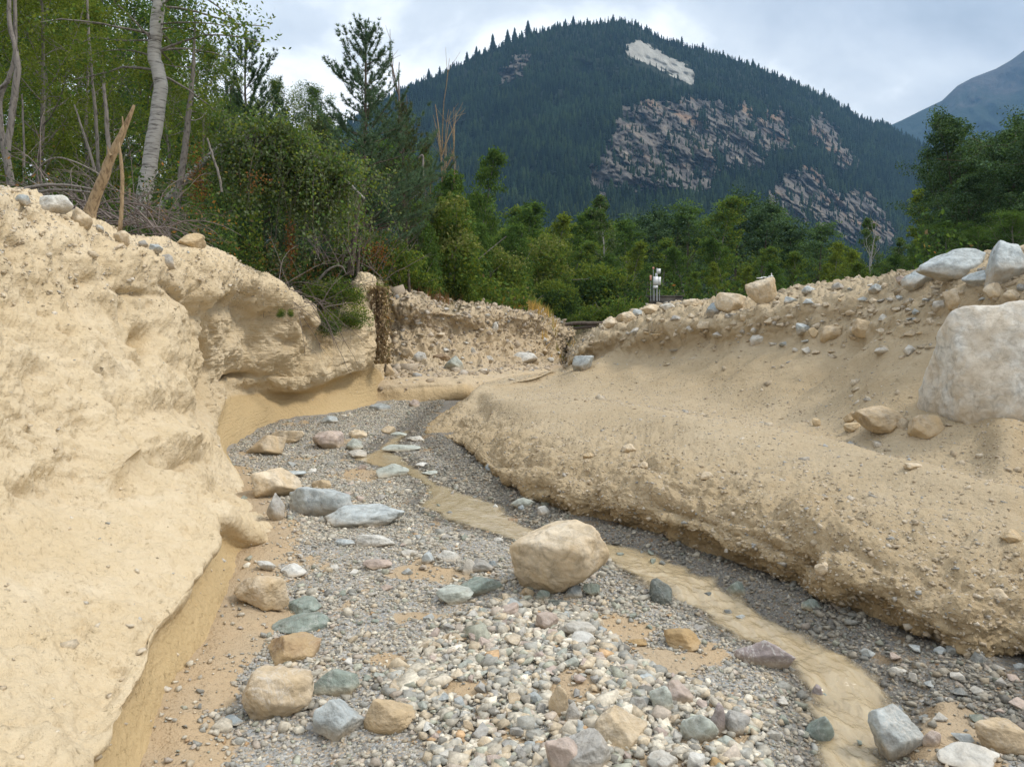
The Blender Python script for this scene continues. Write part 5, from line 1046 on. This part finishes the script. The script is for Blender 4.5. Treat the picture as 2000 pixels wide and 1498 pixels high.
for n_, (pts, wp, d_, lab) in enumerate([
 ([(192,345),(188,250),(180,150),(172,40),(170,-60)], [7,7,6,5,4], 13.5, 'thin grey trunk behind the muddy snag'), ([(213,310),(208,230),(203,165)], [9,8,6], 12, 'pale bare trunk just right of the muddy snag'),
 ([(186,335),(170,280),(145,205)], [6,5,3], 12.2, 'thin leaning trunk left of the muddy snag'), ([(48,330),(46,260),(43,185)], [4,4,3], 12, 'thin yellowish stem right of the twin trunks'),
 ([(433,375),(428,345),(414,300),(405,270)], [4,5,4,3], 11.5, 'crooked pale stick hanging in the foliage right of the dead trunk'), ([(825,345),(826,305),(816,310)], [5,4,2], 22, 'short white dead stem at the end of the left wood')]):
    c, wv = trunk_line(pts, wp, d_, None, wob=.15, seed=n_); mb = MB(); mb.add(*tube(c, wv, 6)); link('thin_trunk', mb.mesh('thin_trunk', M_GREYBARK, True), label=lab, cat='trunk', group='thin bare trunks of the left wood')
# muddy snag and the pole beside it
mb = MB(); c, wv = trunk_line([(174,436),(176,415),(186,385),(203,345),(213,315),(230,280),(244,250),(262,206)], [30,24,20,19,17,15,11,5], 7.2, None, sub=3, wob=.05, seed=9); mb.add(*tube(c, wv, 10))
for pts, wp in (([(236,270),(240,250),(239,228)], [7,5,2]), ([(172,418),(164,428),(160,440)], [12,8,5]), ([(180,425),(184,438),(180,448)], [12,7,4]), ([(217,305),(212,296),(210,285)], [6,4,2])):
    c, wv = trunk_line(pts, wp, 7.15, None, sub=4); mb.add(*tube(c, wv, 6))
link('snag', mb.mesh('snag', M_MUDBARK, True), label='mud-caked dead stem leaning right on the crest of the left bank', cat='dead stem')
mb = MB(); c, wv = trunk_line([(231,472),(235,440),(238,400),(239,350),(236,310),(232,278)], [9,8,7,7,6,4], 6.9, None, wob=.08, seed=10); mb.add(*tube(c, wv, 8)); link('pole', mb.mesh('pole', M_MUDBARK, True), label='thin bare upright pole beside the mud-caked stem', cat='pole')
mb = MB(); c, wv = trunk_line([(254,395),(253,375),(253,368)], [4,4,4], 10, None); mb.add(*tube(c, wv, 6)); link('stake', mb.mesh('stake', M_MUDBARK), label='short yellowish stake between the pole and the tall pale-barked tree', cat='stake')
# dead twig bundles
def brush(name, n, start, L_, dirs, rad, d, m, label, seed, bend=-.9, forks=3):
    rg = np.random.RandomState(seed); mb = MB()
    for k in range(n):
        x0, y0, x1, y1 = start; a = rg.uniform(0, 1); dd = rg.uniform(*d); s0 = P(lerp(x0, x1, a), lerp(y0, y1, a)+rg.uniform(-8, 8), dd)
        dr = np.array(dirs[rg.randint(len(dirs))])+rg.normal(0, .28, 3); Ln = rg.uniform(*L_); q = curve(s0, dr, Ln, 8, rg, bend, .09); r_ = rg.uniform(.4, 1)*rad; mb.add(*tube(q, np.linspace(r_, r_*.3, 9), 4))
        for j in range(forks):
            q2 = curve(q[rg.randint(2, 8)], dr+rg.normal(0, .6, 3), Ln*rg.uniform(.15, .4), 4, rg, bend*.6, .14); mb.add(*tube(q2, np.linspace(r_*.4, r_*.15, 5), 3))
    link(name, mb.mesh(name, m), label=label, cat='brushwood')
brush('brushwood', 90, (80,400,330,455), (.5, 1.5), [(-1,.1,.75),(-.9,0,.4),(.9,.1,.35),(-.4,.2,1.)], .011, (8.4, 10.5), M_TWIG, 'heap of dry purplish-grey twigs behind the crest around the mud-caked stem', 21, -1.3, 4)
brush('brushwood', 46, (230,400,320,440), (.4, .95), [(.9,-.2,-.42),(.8,0,-.15),(.2,0,.6),(.5,0,.3)], .008, (8.6, 9.8), M_TWIG, 'dry twigs trailing over the crest to the yellow boulder', 22, -.9, 6)
brush('brushwood', 70, (490,535,640,600), (.5, 1.3), [(.9,-.1,-.30),(-.9,.1,.35),(.3,0,.5),(.7,0,-.4)], .009, (10.8, 12.8), M_TWIG, 'bundle of dry twigs lying on the dip of the left bank below the bent birch', 23, -.7, 6)
brush('brushwood', 40, (600,500,760,540), (.5, 1.4), [(-.5,.1,.9),(.6,0,.9),(0,0,1.)], .010, (14, 15.5), M_TWIG, 'thicket of bare stems at the foot of the tall pine', 24, -.2, 4)
mb = MB()
for pts, wp in (([(28,378),(70,364),(130,362),(182,370)], [7,7,5,3]), ([(40,388),(80,374),(140,372),(200,380)], [5,6,5,3]), ([(60,345),(100,310),(150,318),(210,350)], [3,3,3,2]), ([(80,410),(95,380),(55,350)], [5,4,2])):
    c, wv = trunk_line(pts, wp, 8.4, None, wob=.1); mb.add(*tube(c, wv, 6))
link('fallen_branch', mb.mesh('fallen_branch', M_GREYBARK, True), label='long grey fallen branches lying across behind the left crest', cat='branch')
mb = MB(); c, wv = trunk_line([(612,570),(628,540),(650,522),(668,521),(676,535)], [4,5,4,3,2], 12.5, None, wob=.1); mb.add(*tube(c, wv, 6)); link('fallen_branch', mb.mesh('fallen_branch', M_GREYBARK, True), label='pale twig bent in a hoop above the dip of the left bank', cat='branch')
# bent birch
rg = np.random.RandomState(31); mb = MB(); A_, wA = trunk_line([(302,420,13.2),(345,370,13.2),(400,315,13.2),(440,282,13.1),(485,268,13),(540,274,12.9),(600,300,12.8),(655,335,12.7),(712,388,12.6)], [16,15,13,12,10,9,8,6,3], 13, None, sub=8); mb.add(*tube(A_, wA, 8))
c, wv = trunk_line([(400,315,13.1),(440,296,13),(490,292,12.8),(540,310,12.6)], [7,6,4,2], 13, None); mb.add(*tube(c, wv, 6)); C = []; tw = MB()
for k in range(330):
    i = int(rg.triangular(18, 46, 64)); s0 = A_[i]+rg.normal(0, .05, 3); up_ = rg.rand() < .22; out_ = rg.normal(0, 1, 3)*[.75, .9, .2]+[.25, 0, .9 if up_ else -.1]; Ln = rg.uniform(.3, .8) if up_ else rg.uniform(.5, 1.2)*(1.05+.55*math.sin(i*.55)+.3*math.sin(i*1.7))*(1-.25*(i < 28))
    q = curve(s0, out_, Ln, 9, rg, -1.2 if up_ else -3.4, .12); tw.add(*tube(q, np.linspace(.004, .0015, 10), 3)); C.append(q[3:])
C = np.concatenate(C); k = rg.randint(len(C), size=26000); cl = np.clip(1+.55*fbm(C, 2.2, 2), .5, 1.5); v, f, cc = leafq(C[k]+rg.normal(0, .10, (26000, 3)), .027*rg.uniform(.7, 1.3, 26000), palcols(26000, SILVER+SILVER+GREEN+OLIVE[:2], rg)*cl[k][:, None], rg, down=.4, asp=.7)
thing('bent_birch', [('trunk', mb.mesh('trunk', M_BIRCH, True)), ('branches', tw.mesh('branches', M_TWIG)), ('crown', mesh('crown', v, f, M_LEAF, cols=cc))], label='birch bent over in an arch with its leafy twigs hanging down like a curtain', cat='tree')
# trunks standing at the knoll of the left bank
mb = MB(); c, wv = trunk_line([(684,538),(688,500),(694,450),(700,400)], [14,12,11,10], 14.6, None); mb.add(*tube(c, wv, 8)); link('thin_trunk', mb.mesh('thin_trunk', M_BARK, True), label='brown trunk standing on the stony knoll where the left bank ends', cat='trunk')
mb = MB(); c, wv = trunk_line([(698,540),(700,500),(704,460)], [7,6,6], 14.5, None); mb.add(*tube(c, wv, 6)); link('thin_trunk', mb.mesh('thin_trunk', M_BARK, True), label='thinner trunk just right of the brown one on the stony knoll', cat='trunk')
# root curtain
rg = np.random.RandomState(41); mb = MB(); v_, f_, c_ = leafq(np.stack([rg.normal(0, .09, 1500), rg.normal(0, .05, 1500), -rg.uniform(0, 1, 1500)**1.1*1.35], 1)+P(742, 560, 13.6), .035, palcols(1500, [(.20,.15,.09),(.26,.19,.12),(.15,.11,.07)], rg), rg, down=.6)
mb.add(v_, f_, c_)
for k in range(26):
    q = curve(P(742, 560, 13.6)+rg.normal(0, .07, 3)*[1, 1, .5], (0, 0, -1), rg.uniform(.8, 1.4), 7, rg, 0, .06); mb.add(*tube(q, .006, 3), c=(.15, .10, .06))
link('hanging_roots', mb.mesh('hanging_roots', M_NEEDLE), label='brown curtain of dead roots and leaves hanging at the end of the left bank', cat='roots')
# shrubs made of leaf lumps
def lumps(seed, blobs, n, ls, pal, top_pal=None, twigs=0, asp=.6, shell=.5):
    rg = np.random.RandomState(seed); bl = np.array([b[:3] for b in blobs], float); rr = np.array([b[3:6] if len(b) > 4 else (b[3],)*3 for b in blobs], float); wg = (rr.prod(1))**(2/3.); k = rg.choice(len(bl), n, p=wg/wg.sum())
    d = rg.normal(size=(n, 3)); d /= np.linalg.norm(d, axis=1)[:, None]; r = (1-rg.uniform(0, 1, n)**2*shell)*(1+.42*fbm(d*1.0+bl[k]*2.3, 2.4, 3)); p = bl[k]+d*rr[k]*r[:, None]
    cols = palcols(n, pal, rg)*(1+.45*fbm(p, 2.2/np.mean(rr), 2))[:, None]
    if top_pal:
        m = (d[:, 2]+.5*gn(p*3/np.mean(rr)) > .28)&(rg.uniform(0, 1, n) < .75); cols[m] = palcols(int(m.sum()), top_pal, rg)
    v, f, c = leafq(p, ls*rg.uniform(.65, 1.35, n), cols, rg, asp=asp); kids = [('crown', mesh('crown', v, f, M_LEAF, cols=c))]
    if twigs:
        mb = MB()
        for i in range(twigs):
            b = rg.randint(len(bl)); s0 = np.array([bl[b][0]*.3, bl[b][1]*.3, 0]); q = np.array([s0, lerp(s0, bl[b], .5)+rg.normal(0, .1, 3)*rr[b], bl[b]+rg.normal(0, .7, 3)*rr[b]]); mb.add(*tube(crm(3, 7)@q, np.linspace(.02, .005, 7)*np.mean(rr)*2, 4))
        kids.append(('stems', mb.mesh('stems', M_GREYBARK)))
    return kids
def shrub(name, px, py, d, kids, sc, label, cat='shrub', group=None, rz=0): 
    h = P(px, py, d); return thing(name, kids, h, rz, sc, label=label, cat=cat, group=group)
FLOW = [(.14,.14,.055),(.11,.125,.045),(.09,.115,.035)]
iv1 = lumps(51, [(0,0,.5,.55,.5,.6),(.15,0,1.2,.5,.5,.6),(-.1,0,1.9,.42,.42,.5),(.3,.1,.5,.5,.5,.5),(.05,0,2.4,.3,.3,.35)], 13000, .035, GREEN, None, 14)
iv2 = lumps(52, [(0,0,.6,.7,.6,.7),(.5,.1,.35,.6,.6,.5),(-.45,0,.9,.55,.5,.6),(.1,0,1.35,.6,.6,.55),(-.3,0,1.7,.4,.4,.4)], 13000, .035, GREEN+OLIVE, FLOW, 14)
iv3 = lumps(53, [(0,0,.5,.6,.6,.6),(.3,0,1.0,.6,.5,.45),(-.4,.2,.8,.5,.5,.6),(.5,0,.3,.45,.5,.4)], 11000, .038, DEEP+GREEN, OLIVE, 12)
sh1 = lumps(54, [(0,0,.3,.5,.5,.4),(.5,.1,.2,.4,.4,.3),(-.5,0,.25,.45,.4,.35)], 6000, .03, GREEN+OLIVE, None, 16, .5, .9)
sh2 = lumps(55, [(0,0,.35,.45,.45,.5),(.35,.1,.15,.35,.3,.3)], 4500, .026, GREEN, LIME, 14, .5, .9)
o = 'creeper-covered trees above the far bank'
for px_, py_, d_, k_, s_, lab in [(866,600,24,iv2,1.6,'creeper mound with yellowish tops next to the left wood'),(882,560,27,iv1,1.45,'dark ivy column below the pale bare treetop'),(985,632,31,iv2,1.45,'creeper mound with a pale cap above the middle of the far bank'),
 (1082,632,36,iv3,1.35,'low creeper dome with yellow-green edge at the right end of the far bank'),(1165,636,44,iv3,2.35,'dark hollow creeper arch right of the far bank'),(1060,610,40,iv2,1.9,'creeper hump behind the low dome'),(935,600,30,iv1,1.2,'green creeper pillar behind the far bank'),(820,585,22,iv1,1.0,'creeper pillar under the last pine of the left wood'),(1010,600,38,iv1,1.5,'creeper column left of the hump')]:
    shrub('creeper_tree', px_, py_, d_, k_, s_, lab, 'tree', o, px_*.3)
for n_, (px_, py_, d_, k_, s_, lab) in enumerate([(655,590,12.3,sh1,.55,'dark leafy shrub at the upper edge of the dip in the left bank'),(640,648,12.2,sh2,.45,'green tuft hanging on the lip of the left bank'),(695,650,13.2,sh2,.65,'grey-green shrub hanging down the end of the left bank'),
 (668,640,12.9,sh1,.45,'small bush on the bank lip left of the hanging shrub'),(550,618,10.75,sh2,.13,'tiny leafy plant on the left bank face'),(567,617,10.8,sh2,.11,'second tiny plant right beside the tiny leafy one'),(785,572,21.5,sh1,1.3,'bright green shrub where the far bank begins'),(835,585,22.8,sh1,1.1,'shrub draping over the upper far bank'),
 (905,592,24.2,sh1,1.0,'wide green shrub on the brow of the far bank'),(948,606,25,sh2,1.0,'green shrub hanging over the middle of the far bank'),(970,668,25.5,sh2,.35,'small creeper patch on the face of the far bank'),(1035,610,30,sh1,.8,'low shrub near the right end of the far bank'),(1090,632,36,sh2,.9,'green tuft at the right end of the far bank'),
 (745,530,16,sh1,1.1,'dark shrub on the knoll at the end of the left bank'),(730,590,14.2,sh2,.5,'leafy sprig above the hanging roots'),(1210,640,40,sh1,2.2,'shrub behind the low end of the berm'),(1150,640,40,sh1,1.6,'shrub beside the fallen log'),(1290,620,48,sh1,2.4,'grey-green shrub below the instrument mast')]):
    shrub('shrub', px_, py_, d_, k_, s_, lab, group='shrubs about the gully', rz=n_)
# undergrowth
def undergrowth(name, n, xs, ds, hmax, ls, pal, label, seed, dry=.1, fz=None):
    rg = np.random.RandomState(seed); d = rg.uniform(*ds, n); px = rg.uniform(*xs, n); x = (px-1000)/F*d; q = np.stack([x, d, 0*x], -1); hm = hmax*np.clip(.5+.9*fbm(q, .7, 3), .08, 1.3); z = np.zeros(n)
    gx = np.linspace(x.min(), x.max(), 46); gy = np.linspace(d.min(), d.max(), 46); Zt = np.array([[drop(float(a), float(b)) for b in gy] for a in gx])
    fi = (x-gx[0])/(gx[1]-gx[0]); fj = (d-gy[0])/(gy[1]-gy[0]); i = np.clip(fi.astype(int), 0, 44); j = np.clip(fj.astype(int), 0, 44); a = fi-i; b = fj-j
    z = Zt[i, j]*(1-a)*(1-b)+Zt[i+1, j]*a*(1-b)+Zt[i, j+1]*(1-a)*b+Zt[i+1, j+1]*a*b
    p = np.stack([x, d, z+hm*rg.uniform(0, 1, n)**.8], -1); c = palcols(n, pal, rg)*(1+.5*fbm(p, 1.5, 2))[:, None]; m = rg.uniform(0, 1, n) < dry; c[m] = palcols(int(m.sum()), [(.16,.11,.05),(.12,.09,.05),(.22,.10,.03)], rg)
    v, f, c = leafq(p, ls*(d/np.mean(ds))*rg.uniform(.6, 1.4, n), c, rg); link(name, mesh(name, v, f, M_LEAF, cols=c), label=label, kind='stuff')
undergrowth('foliage', 34000, (-150, 520), (13.5, 21), 3.4, .045, GREEN+OLIVE+DEEP, 'green mass of young shoots and saplings closing the left wood', 60, .05)
undergrowth('undergrowth', 30000, (-120, 470), (9.6, 20), 1.2, .035, DEEP+DEEP+GREEN, 'dark leafy undergrowth below the trees of the left bank', 61, .12)
undergrowth('undergrowth', 34000, (330, 760), (15.0, 22), 1.5, .042, DEEP+GREEN+WARMP, 'dark brush and low growth behind the dip of the left bank', 62, .2)
undergrowth('undergrowth', 22000, (735, 1030), (24, 34), 1.1, .07, GREEN+OLIVE, 'low green growth on top of the far bank', 63, .06)
undergrowth('undergrowth', 40000, (1050, 2100), (42, 62), 2.2, .13, GREEN+DEEP, 'bushes and low growth behind the berm', 64, .04)
undergrowth('undergrowth', 20000, (1780, 2120), (22, 34), 2.2, .09, DEEP+GREEN, 'dark thicket below the pines on the right', 65, .05)
# ------------------------------------------------------------------ the wood across the valley floor
MW = [broad(71, 12., 3.0, .12, 5200, .13, GREEN, 18, clump=.75, fine=False, tr=.16), broad(72, 12., 2.5, .10, 5200, .13, GREEN+OLIVE, 18, clump=.7, fine=False, tr=.14), broad(73, 12., 1.7, .12, 4200, .12, SILVER+GREEN, 18, clump=.55, fine=False, tr=.13, bark=M_BIRCH),
      broad(74, 12., 3.0, .45, 5200, .12, DEEP+PINE, 16, flat=.5, clump=.95, fine=False, tr=.17, bark=M_BARK), broad(75, 12., 3.3, .35, 5600, .12, PINE+GREEN, 16, flat=.5, clump=.95, fine=False, tr=.17, bark=M_BARK), broad(76, 12., 2.6, .10, 5000, .13, OLIVE+LIME[:1], 18, clump=.7, fine=False, tr=.14), broad(77, 12., 1.2, .1, 3600, .11, LIME+OLIVE, 18, clump=.45, fine=False, tr=.1)]
ML = ['green broadleaf tree', 'olive-green broadleaf tree', 'slender grey-green tree with pale trunk', 'dark flat-topped pine', 'blue-green spreading pine', 'yellowish green tree', 'slim yellow-green tree']
o = 'trees of the wood across the valley'
W1 = [(930,34,296,0,.62),(905,40,380,0,.9),(960,46,385,1,.9),(1005,52,395,0,1.),(1045,58,408,1,1.),(1075,50,425,5,.9),(1110,55,410,0,.9),(1150,60,425,1,1.),(1190,52,385,2,.9),(1225,62,428,0,1.),(1262,70,425,3,1.),(1305,66,428,3,1.),(1345,60,418,4,1.),(1395,56,392,1,.9),(1435,64,398,3,1.),(1475,60,412,3,1.),(1510,66,425,4,1.),(1545,62,448,3,1.),
      (1590,66,455,4,1.),(1625,58,480,5,1.),(1665,56,498,5,.9),(1702,60,430,2,.8),(1740,56,470,2,.9),(1775,60,488,4,1.),(1130,48,480,1,1.),(1230,50,480,5,1.),(1290,54,470,1,1.),(1340,50,490,0,1.),(1420,52,470,0,1.),(1400,46,520,5,1.),(1480,50,490,1,1.),(1560,50,500,1,1.),(1610,48,520,6,1.2),(1520,46,520,0,1.),(1450,46,530,5,1.),(1350,44,540,1,1.),(1690,48,520,1,1.),
      (1765,50,505,0,1.),(1800,46,366,6,1.1),(1815,50,430,1,.8),(1260,46,520,0,1.),(1190,46,500,0,1.),(1835,44,470,1,1.),(1020,44,470,5,.9),(960,40,460,0,.9),(1080,44,500,1,.9)]
for px_, d_, top, v, wd in W1: place(MW[v], px_, d_, top-10, 11.3, '@'+ML[v]+(' left of the mast' if px_ < 1282 else ' between mast and round crest boulder' if px_ < 1500 else ' right of the round crest boulder'), group=o, wid=wd*1.1, name='tree')
rg = np.random.RandomState(77)
for k in range(44):
    px_ = 850+k*23.5+rg.uniform(-8, 8); d_ = rg.uniform(85, 150); t_ = interp_pts(px_, [(850,440),(1000,430),(1200,432),(1400,428),(1550,462),(1700,495),(1900,470)])+rg.uniform(-10, 12); v = rg.choice([0, 1, 3, 4, 3, 0, 5])
    place(MW[v], px_, d_, t_, 12., '@'+ML[v]+(' at the wood back, left part' if px_ < 1150 else ' at the wood back, middle' if px_ < 1500 else ' at the wood back, right part'), group=o, wid=1.25, name='tree')
order_labels(o, '{}')
# right-hand pines
RPn = [broad(81, 12., 3.2, .22, 26000, .075, PINE+DEEP, 30, flat=.55, clump=.8, tr=.17, bark=M_BARK), broad(82, 12., 3.4, .15, 26000, .075, PINE+DEEP+GREEN[:1], 30, flat=.55, clump=.8, tr=.17, bark=M_BARK)]
for px_, d_, top, v, wd, lab in [(1875,36,196,1,.8,'feathery grey-green pine at the left side of the right-hand wood'),(1925,33,205,0,.85,'dark pine behind the long grey slab of the crest'),(1985,32,182,0,1.,'reddish-trunked pine at the right edge of the picture'),(2050,30,150,1,1.,'pine cut by the right edge of the picture'),
 (1860,42,300,1,.9,'lower pine at the outer left of the right-hand wood'),(1945,40,260,1,1.,'pine deep in the right-hand wood'),(1900,39,240,0,1.1,'dark pine filling the gap behind the feathery one'),(1965,37,215,1,1.1,'broad dark pine beside the reddish-trunked one'),(1890,31,330,1,1.,'squat dark pine in front of the feathery one'),(2010,27,330,0,1.,'low dense pine at the right edge above the crest boulder')]:
    place(RPn[v], px_, d_, top, 12., lab, group='pines of the right-hand wood', wid=wd, name='pine_tree')
for px_, d_, top, k_, lab in [(1850,30,420,0,'dark broadleaf bush below the feathery pine'),(1910,28,430,2,'dark broadleaf bush behind the long grey slab'),(1975,26,400,3,'dark bush at the right edge behind the blue-grey boulder'),(1800,38,480,1,'bush left of the feathery pine')]:
    place(BR[2], px_, d_, top, 9., lab, group='bushes of the right-hand wood', wid=1.7, name='bush', cat='bush')
M_RED = bark_mat('red_bark', (.22,.13,.09), (.10,.065,.05), (10,10,3))
for o in D.objects:
    if o.name.startswith('trunk') and o.parent and 'reddish-trunked' in o.parent.get('label', ''): o.data = o.data.copy(); o.data.materials[0] = M_RED; o.scale = (1.3, 1.3, 1)
# pale dead treetops in front of the mountain
def deadtop(px, py0, py1, d, wpx, n, seed, label, m):
    rg = np.random.RandomState(seed); mb = MB(); H = P(px, py1, d)[2]-P(px, py0, d)[2]; b = P(px, py0, d); T = curve(b, (0, 0, 1), H, 8, rg, .1, .03); mb.add(*tube(T, np.linspace(.055, .012, 9), 6))
    for k in range(n):
        s0 = T[rg.randint(0, 6)]; az = rg.uniform(0, 6.28); q = curve(s0, (math.cos(az)*.55, math.sin(az)*.55, 1.), rg.uniform(.3, .75)*H, 7, rg, .5, .07); q[:, 0] = b[0]+np.clip(q[:, 0]-b[0], -wpx/F*d/2, wpx/F*d/2); mb.add(*tube(q, np.linspace(.022, .006, 8), 4))
        for j in range(3): q2 = curve(q[rg.randint(2, 7)], (rg.normal(), rg.normal(), 1.3), H*.16, 3, rg, .2, .1); mb.add(*tube(q2, np.linspace(.009, .004, 4), 3))
    link('dead_tree', mb.mesh('dead_tree', m, True), label=label, cat='tree')
deadtop(866, 480, 205, 27, 46, 12, 5, 'pale orange-brown leafless tree standing before the dark mountain', M_MUDBARK)
deadtop(783, 300, 122, 24, 30, 7, 6, 'thin leafless twigs rising right of the tall pine', M_TWIG)
deadtop(1700, 520, 430, 50, 26, 6, 7, 'bare whitish stem among the trees right of the round crest boulder', M_BIRCH)
# instrument mast on a low wall
def box(c, s): 
    x, y, z = np.array(s)/2; v = np.array([[i, j, k] for i in (-x, x) for j in (-y, y) for k in (-z, z)])+c
    return v, np.array([[0,1,3,2],[4,6,7,5],[0,4,5,1],[2,3,7,6],[0,2,6,4],[1,5,7,3]])
mW, nt, b_ = mat('white_metal', .4, .5); b_.inputs['Base Color'].default_value = (.75, .77, .78, 1); mG, nt, b_ = mat('grey_metal', .5, .5); b_.inputs['Base Color'].default_value = (.34, .36, .37, 1); mR, nt, b_ = mat('red_white_plate', .6, .3); b_.inputs['Base Color'].default_value = (.62, .33, .24, 1)
dM = 36.; px2 = dM/F
def pz(px, py): return P(px, py, dM)
def part(nm, items, m, **k): 
    mb = MB()
    for it in items: mb.add(*it)
    return (nm, mb.mesh(nm, m))
bx_ = lambda px, py, wpx, hpx, dp=.2: box(pz(px, py), (wpx*px2, dp, hpx*px2))
pole = lambda px, y0, y1, r: tube([pz(px, y0), pz(px, (y0+y1)/2), pz(px, y1)], r, 8)
kids = [part('post', [pole(1283, 588, 524, .035), pole(1276, 588, 526, .018)], mG), part('cabinet', [bx_(1280, 549, 8, 16, .25), bx_(1287, 549, 6, 15, .22)], mW), part('antenna_box', [bx_(1286, 530, 7, 9), bx_(1282, 537, 4, 5, .12)], mW), part('sensor', [tube([pz(1282, 545), pz(1282, 538)], [.08, .05], 10)], mW), part('battery_box', [bx_(1280, 561, 8, 5, .25)], mW), part('strut', [pole(1278, 588, 562, .02), pole(1288, 588, 566, .02)], mG), part('lamp_head', [bx_(1276, 524, 3, 4, .08)], mR)]
thing('instrument_mast', kids, label='metal mast carrying white instrument boxes above the low end of the berm', cat='mast')
thing('marker_post', [part('post', [pole(1271, 588, 550, .014)], mG), part('plate', [bx_(1271, 543, 4, 10, .03)], mR)], label='thin post with a small reddish plate left of the instrument mast', cat='post')
mC, nt, b_ = mat('old_masonry', .95, .1); nt.links.new(ramp(nt, noise(nt, 3, 6, .7, pos(nt)), [(.35, (.07,.065,.06)), (.65, (.17,.155,.135))]), b_.inputs['Base Color']); bump(nt, b_, [(noise(nt, 6, 5, .7, pos(nt)), .8, .05)], 1)
mb = MB(); mb.add(*box(P(1300, 592, 36.5), (1.5, .5, .55))); mb.add(*box(P(1298, 579, 36.5), (1.6, .6, .07))); link('wall', mb.mesh('wall', mC), label='low dark masonry wall below the instrument mast', cat='wall')
mb = MB(); q = P(1494, 546, 17.2)
for dx, dz, w_ in ((-.12, .03, .12), (-.03, .05, .10), (.06, .04, .10), (.13, .07, .09)): mb.add(*box(q+[dx, 0, dz], (w_, .05, .022)))
mb.add(*tube([q+[0, 0, -.12], q+[0, 0, .05]], .008, 6)); mb.add(*tube([q+[.15, 0, .04], q+[.14, 0, .14]], .012, 6)); link('gauge_head', mb.mesh('gauge_head', mW), label='little white instrument head showing above the round crest boulder', cat='instrument')
rg = np.random.RandomState(3); mb = MB()
for pts, wp in (([(1098,634),(1150,631),(1205,634)], [7,8,6]), ([(1120,641),(1170,638),(1200,642)], [5,6,4])): c, wv = trunk_line(pts, wp, 33, None, wob=.1); mb.add(*tube(c, wv, 8))
link('log', mb.mesh('log', M_BARK, True), label='dark fallen logs lying across the gap between far bank and berm', cat='log')
# reddish and orange dead foliage
for n_, (px_, py_, d_, w_, h_, lab) in enumerate([(388,355,12.6,.16,.55,'orange dead leaves hanging left of the bent birch'),(568,478,12.4,.07,.40,'orange trail of dead leaves hanging below the bent birch'),(735,495,15,.35,.30,'reddish-brown dead brush right of the brown trunk'),(500,355,12.0,.25,.22,'small orange leaf cluster within the bent birch'),(308,420,12,.09,.10,'tiny rusty leaf cluster right of the tall pale-barked tree')]):
    rg = np.random.RandomState(n_); n = 420 if n_ not in (3, 4) else 90; p = P(px_, py_, d_)+rg.normal(0, 1, (n, 3))*[w_, .12, h_]*.5; v, f, c = leafq(p, .024, palcols(n, [(.17,.075,.03),(.14,.07,.03),(.11,.06,.03)], rg), rg); link('dead_leaves', mesh('dead_leaves', v, f, M_LEAF, cols=c), label=lab, cat='leaves')
# dry orange grass tufts on the far bank brow
def grass(px, py, d, w_, n, pal, label, seed, h=.35):
    rg = np.random.RandomState(seed); p = P(px, py, d)+np.stack([rg.normal(0, w_, n), rg.normal(0, .4, n), 0*rg.rand(n)], 1); p[:, 2] = [drop(float(a), float(b_))-.02 for a, b_ in p[:, :2]]; dr = np.stack([rg.normal(0, .35, n), rg.normal(0, .35, n), np.ones(n)], 1)*h*rg.uniform(.5, 1.2, (n, 1)); s = np.stack([rg.normal(0, 1, n), rg.normal(0, 1, n), 0*dr[:, 0]], 1)*.012
    v = np.stack([p-s, p+s, p+dr], 1).reshape(-1, 3); link('dry_grass', mesh('dry_grass', v, np.arange(3*n).reshape(-1, 3).astype(np.int32), M_LEAF, cols=np.repeat(palcols(n, pal, rg), 3, 0)), label=label, kind='stuff')
grass(1020, 603, 26.5, .45, 900, [(.32,.20,.08),(.24,.17,.07)], 'dry orange grass on the brow of the far bank', 1); grass(1055, 612, 29, .5, 700, [(.28,.18,.08),(.18,.16,.06)], 'dry grass further right along the far bank brow', 2); grass(820, 560, 21.8, .4, 500, [(.20,.10,.06),(.14,.10,.05)], 'brownish dry grass above the left part of the far bank', 3)

# ------------------------------------------------------------------ haze: the air between here and the mountains
hz = D.materials.new('haze'); hz.use_nodes = True; nt = hz.node_tree; nt.nodes.clear(); o_ = nt.nodes.new('ShaderNodeOutputMaterial'); vp = nt.nodes.new('ShaderNodeVolumePrincipled')
vp.inputs['Color'].default_value = (.33, .62, 1., 1); vp.inputs['Density'].default_value = .00013; vp.inputs['Anisotropy'].default_value = .0; nt.links.new(vp.outputs[0], o_.inputs['Volume'])
v, f = box(np.array([0, 1650, 649.5]), (7600, 3700, 1305)); v[:, 2] = np.where(v[:, 2] < 100, -3.0, 1500); link('haze', mesh('haze', v, f, hz), kind='stuff', label='thin blue haze filling the valley')
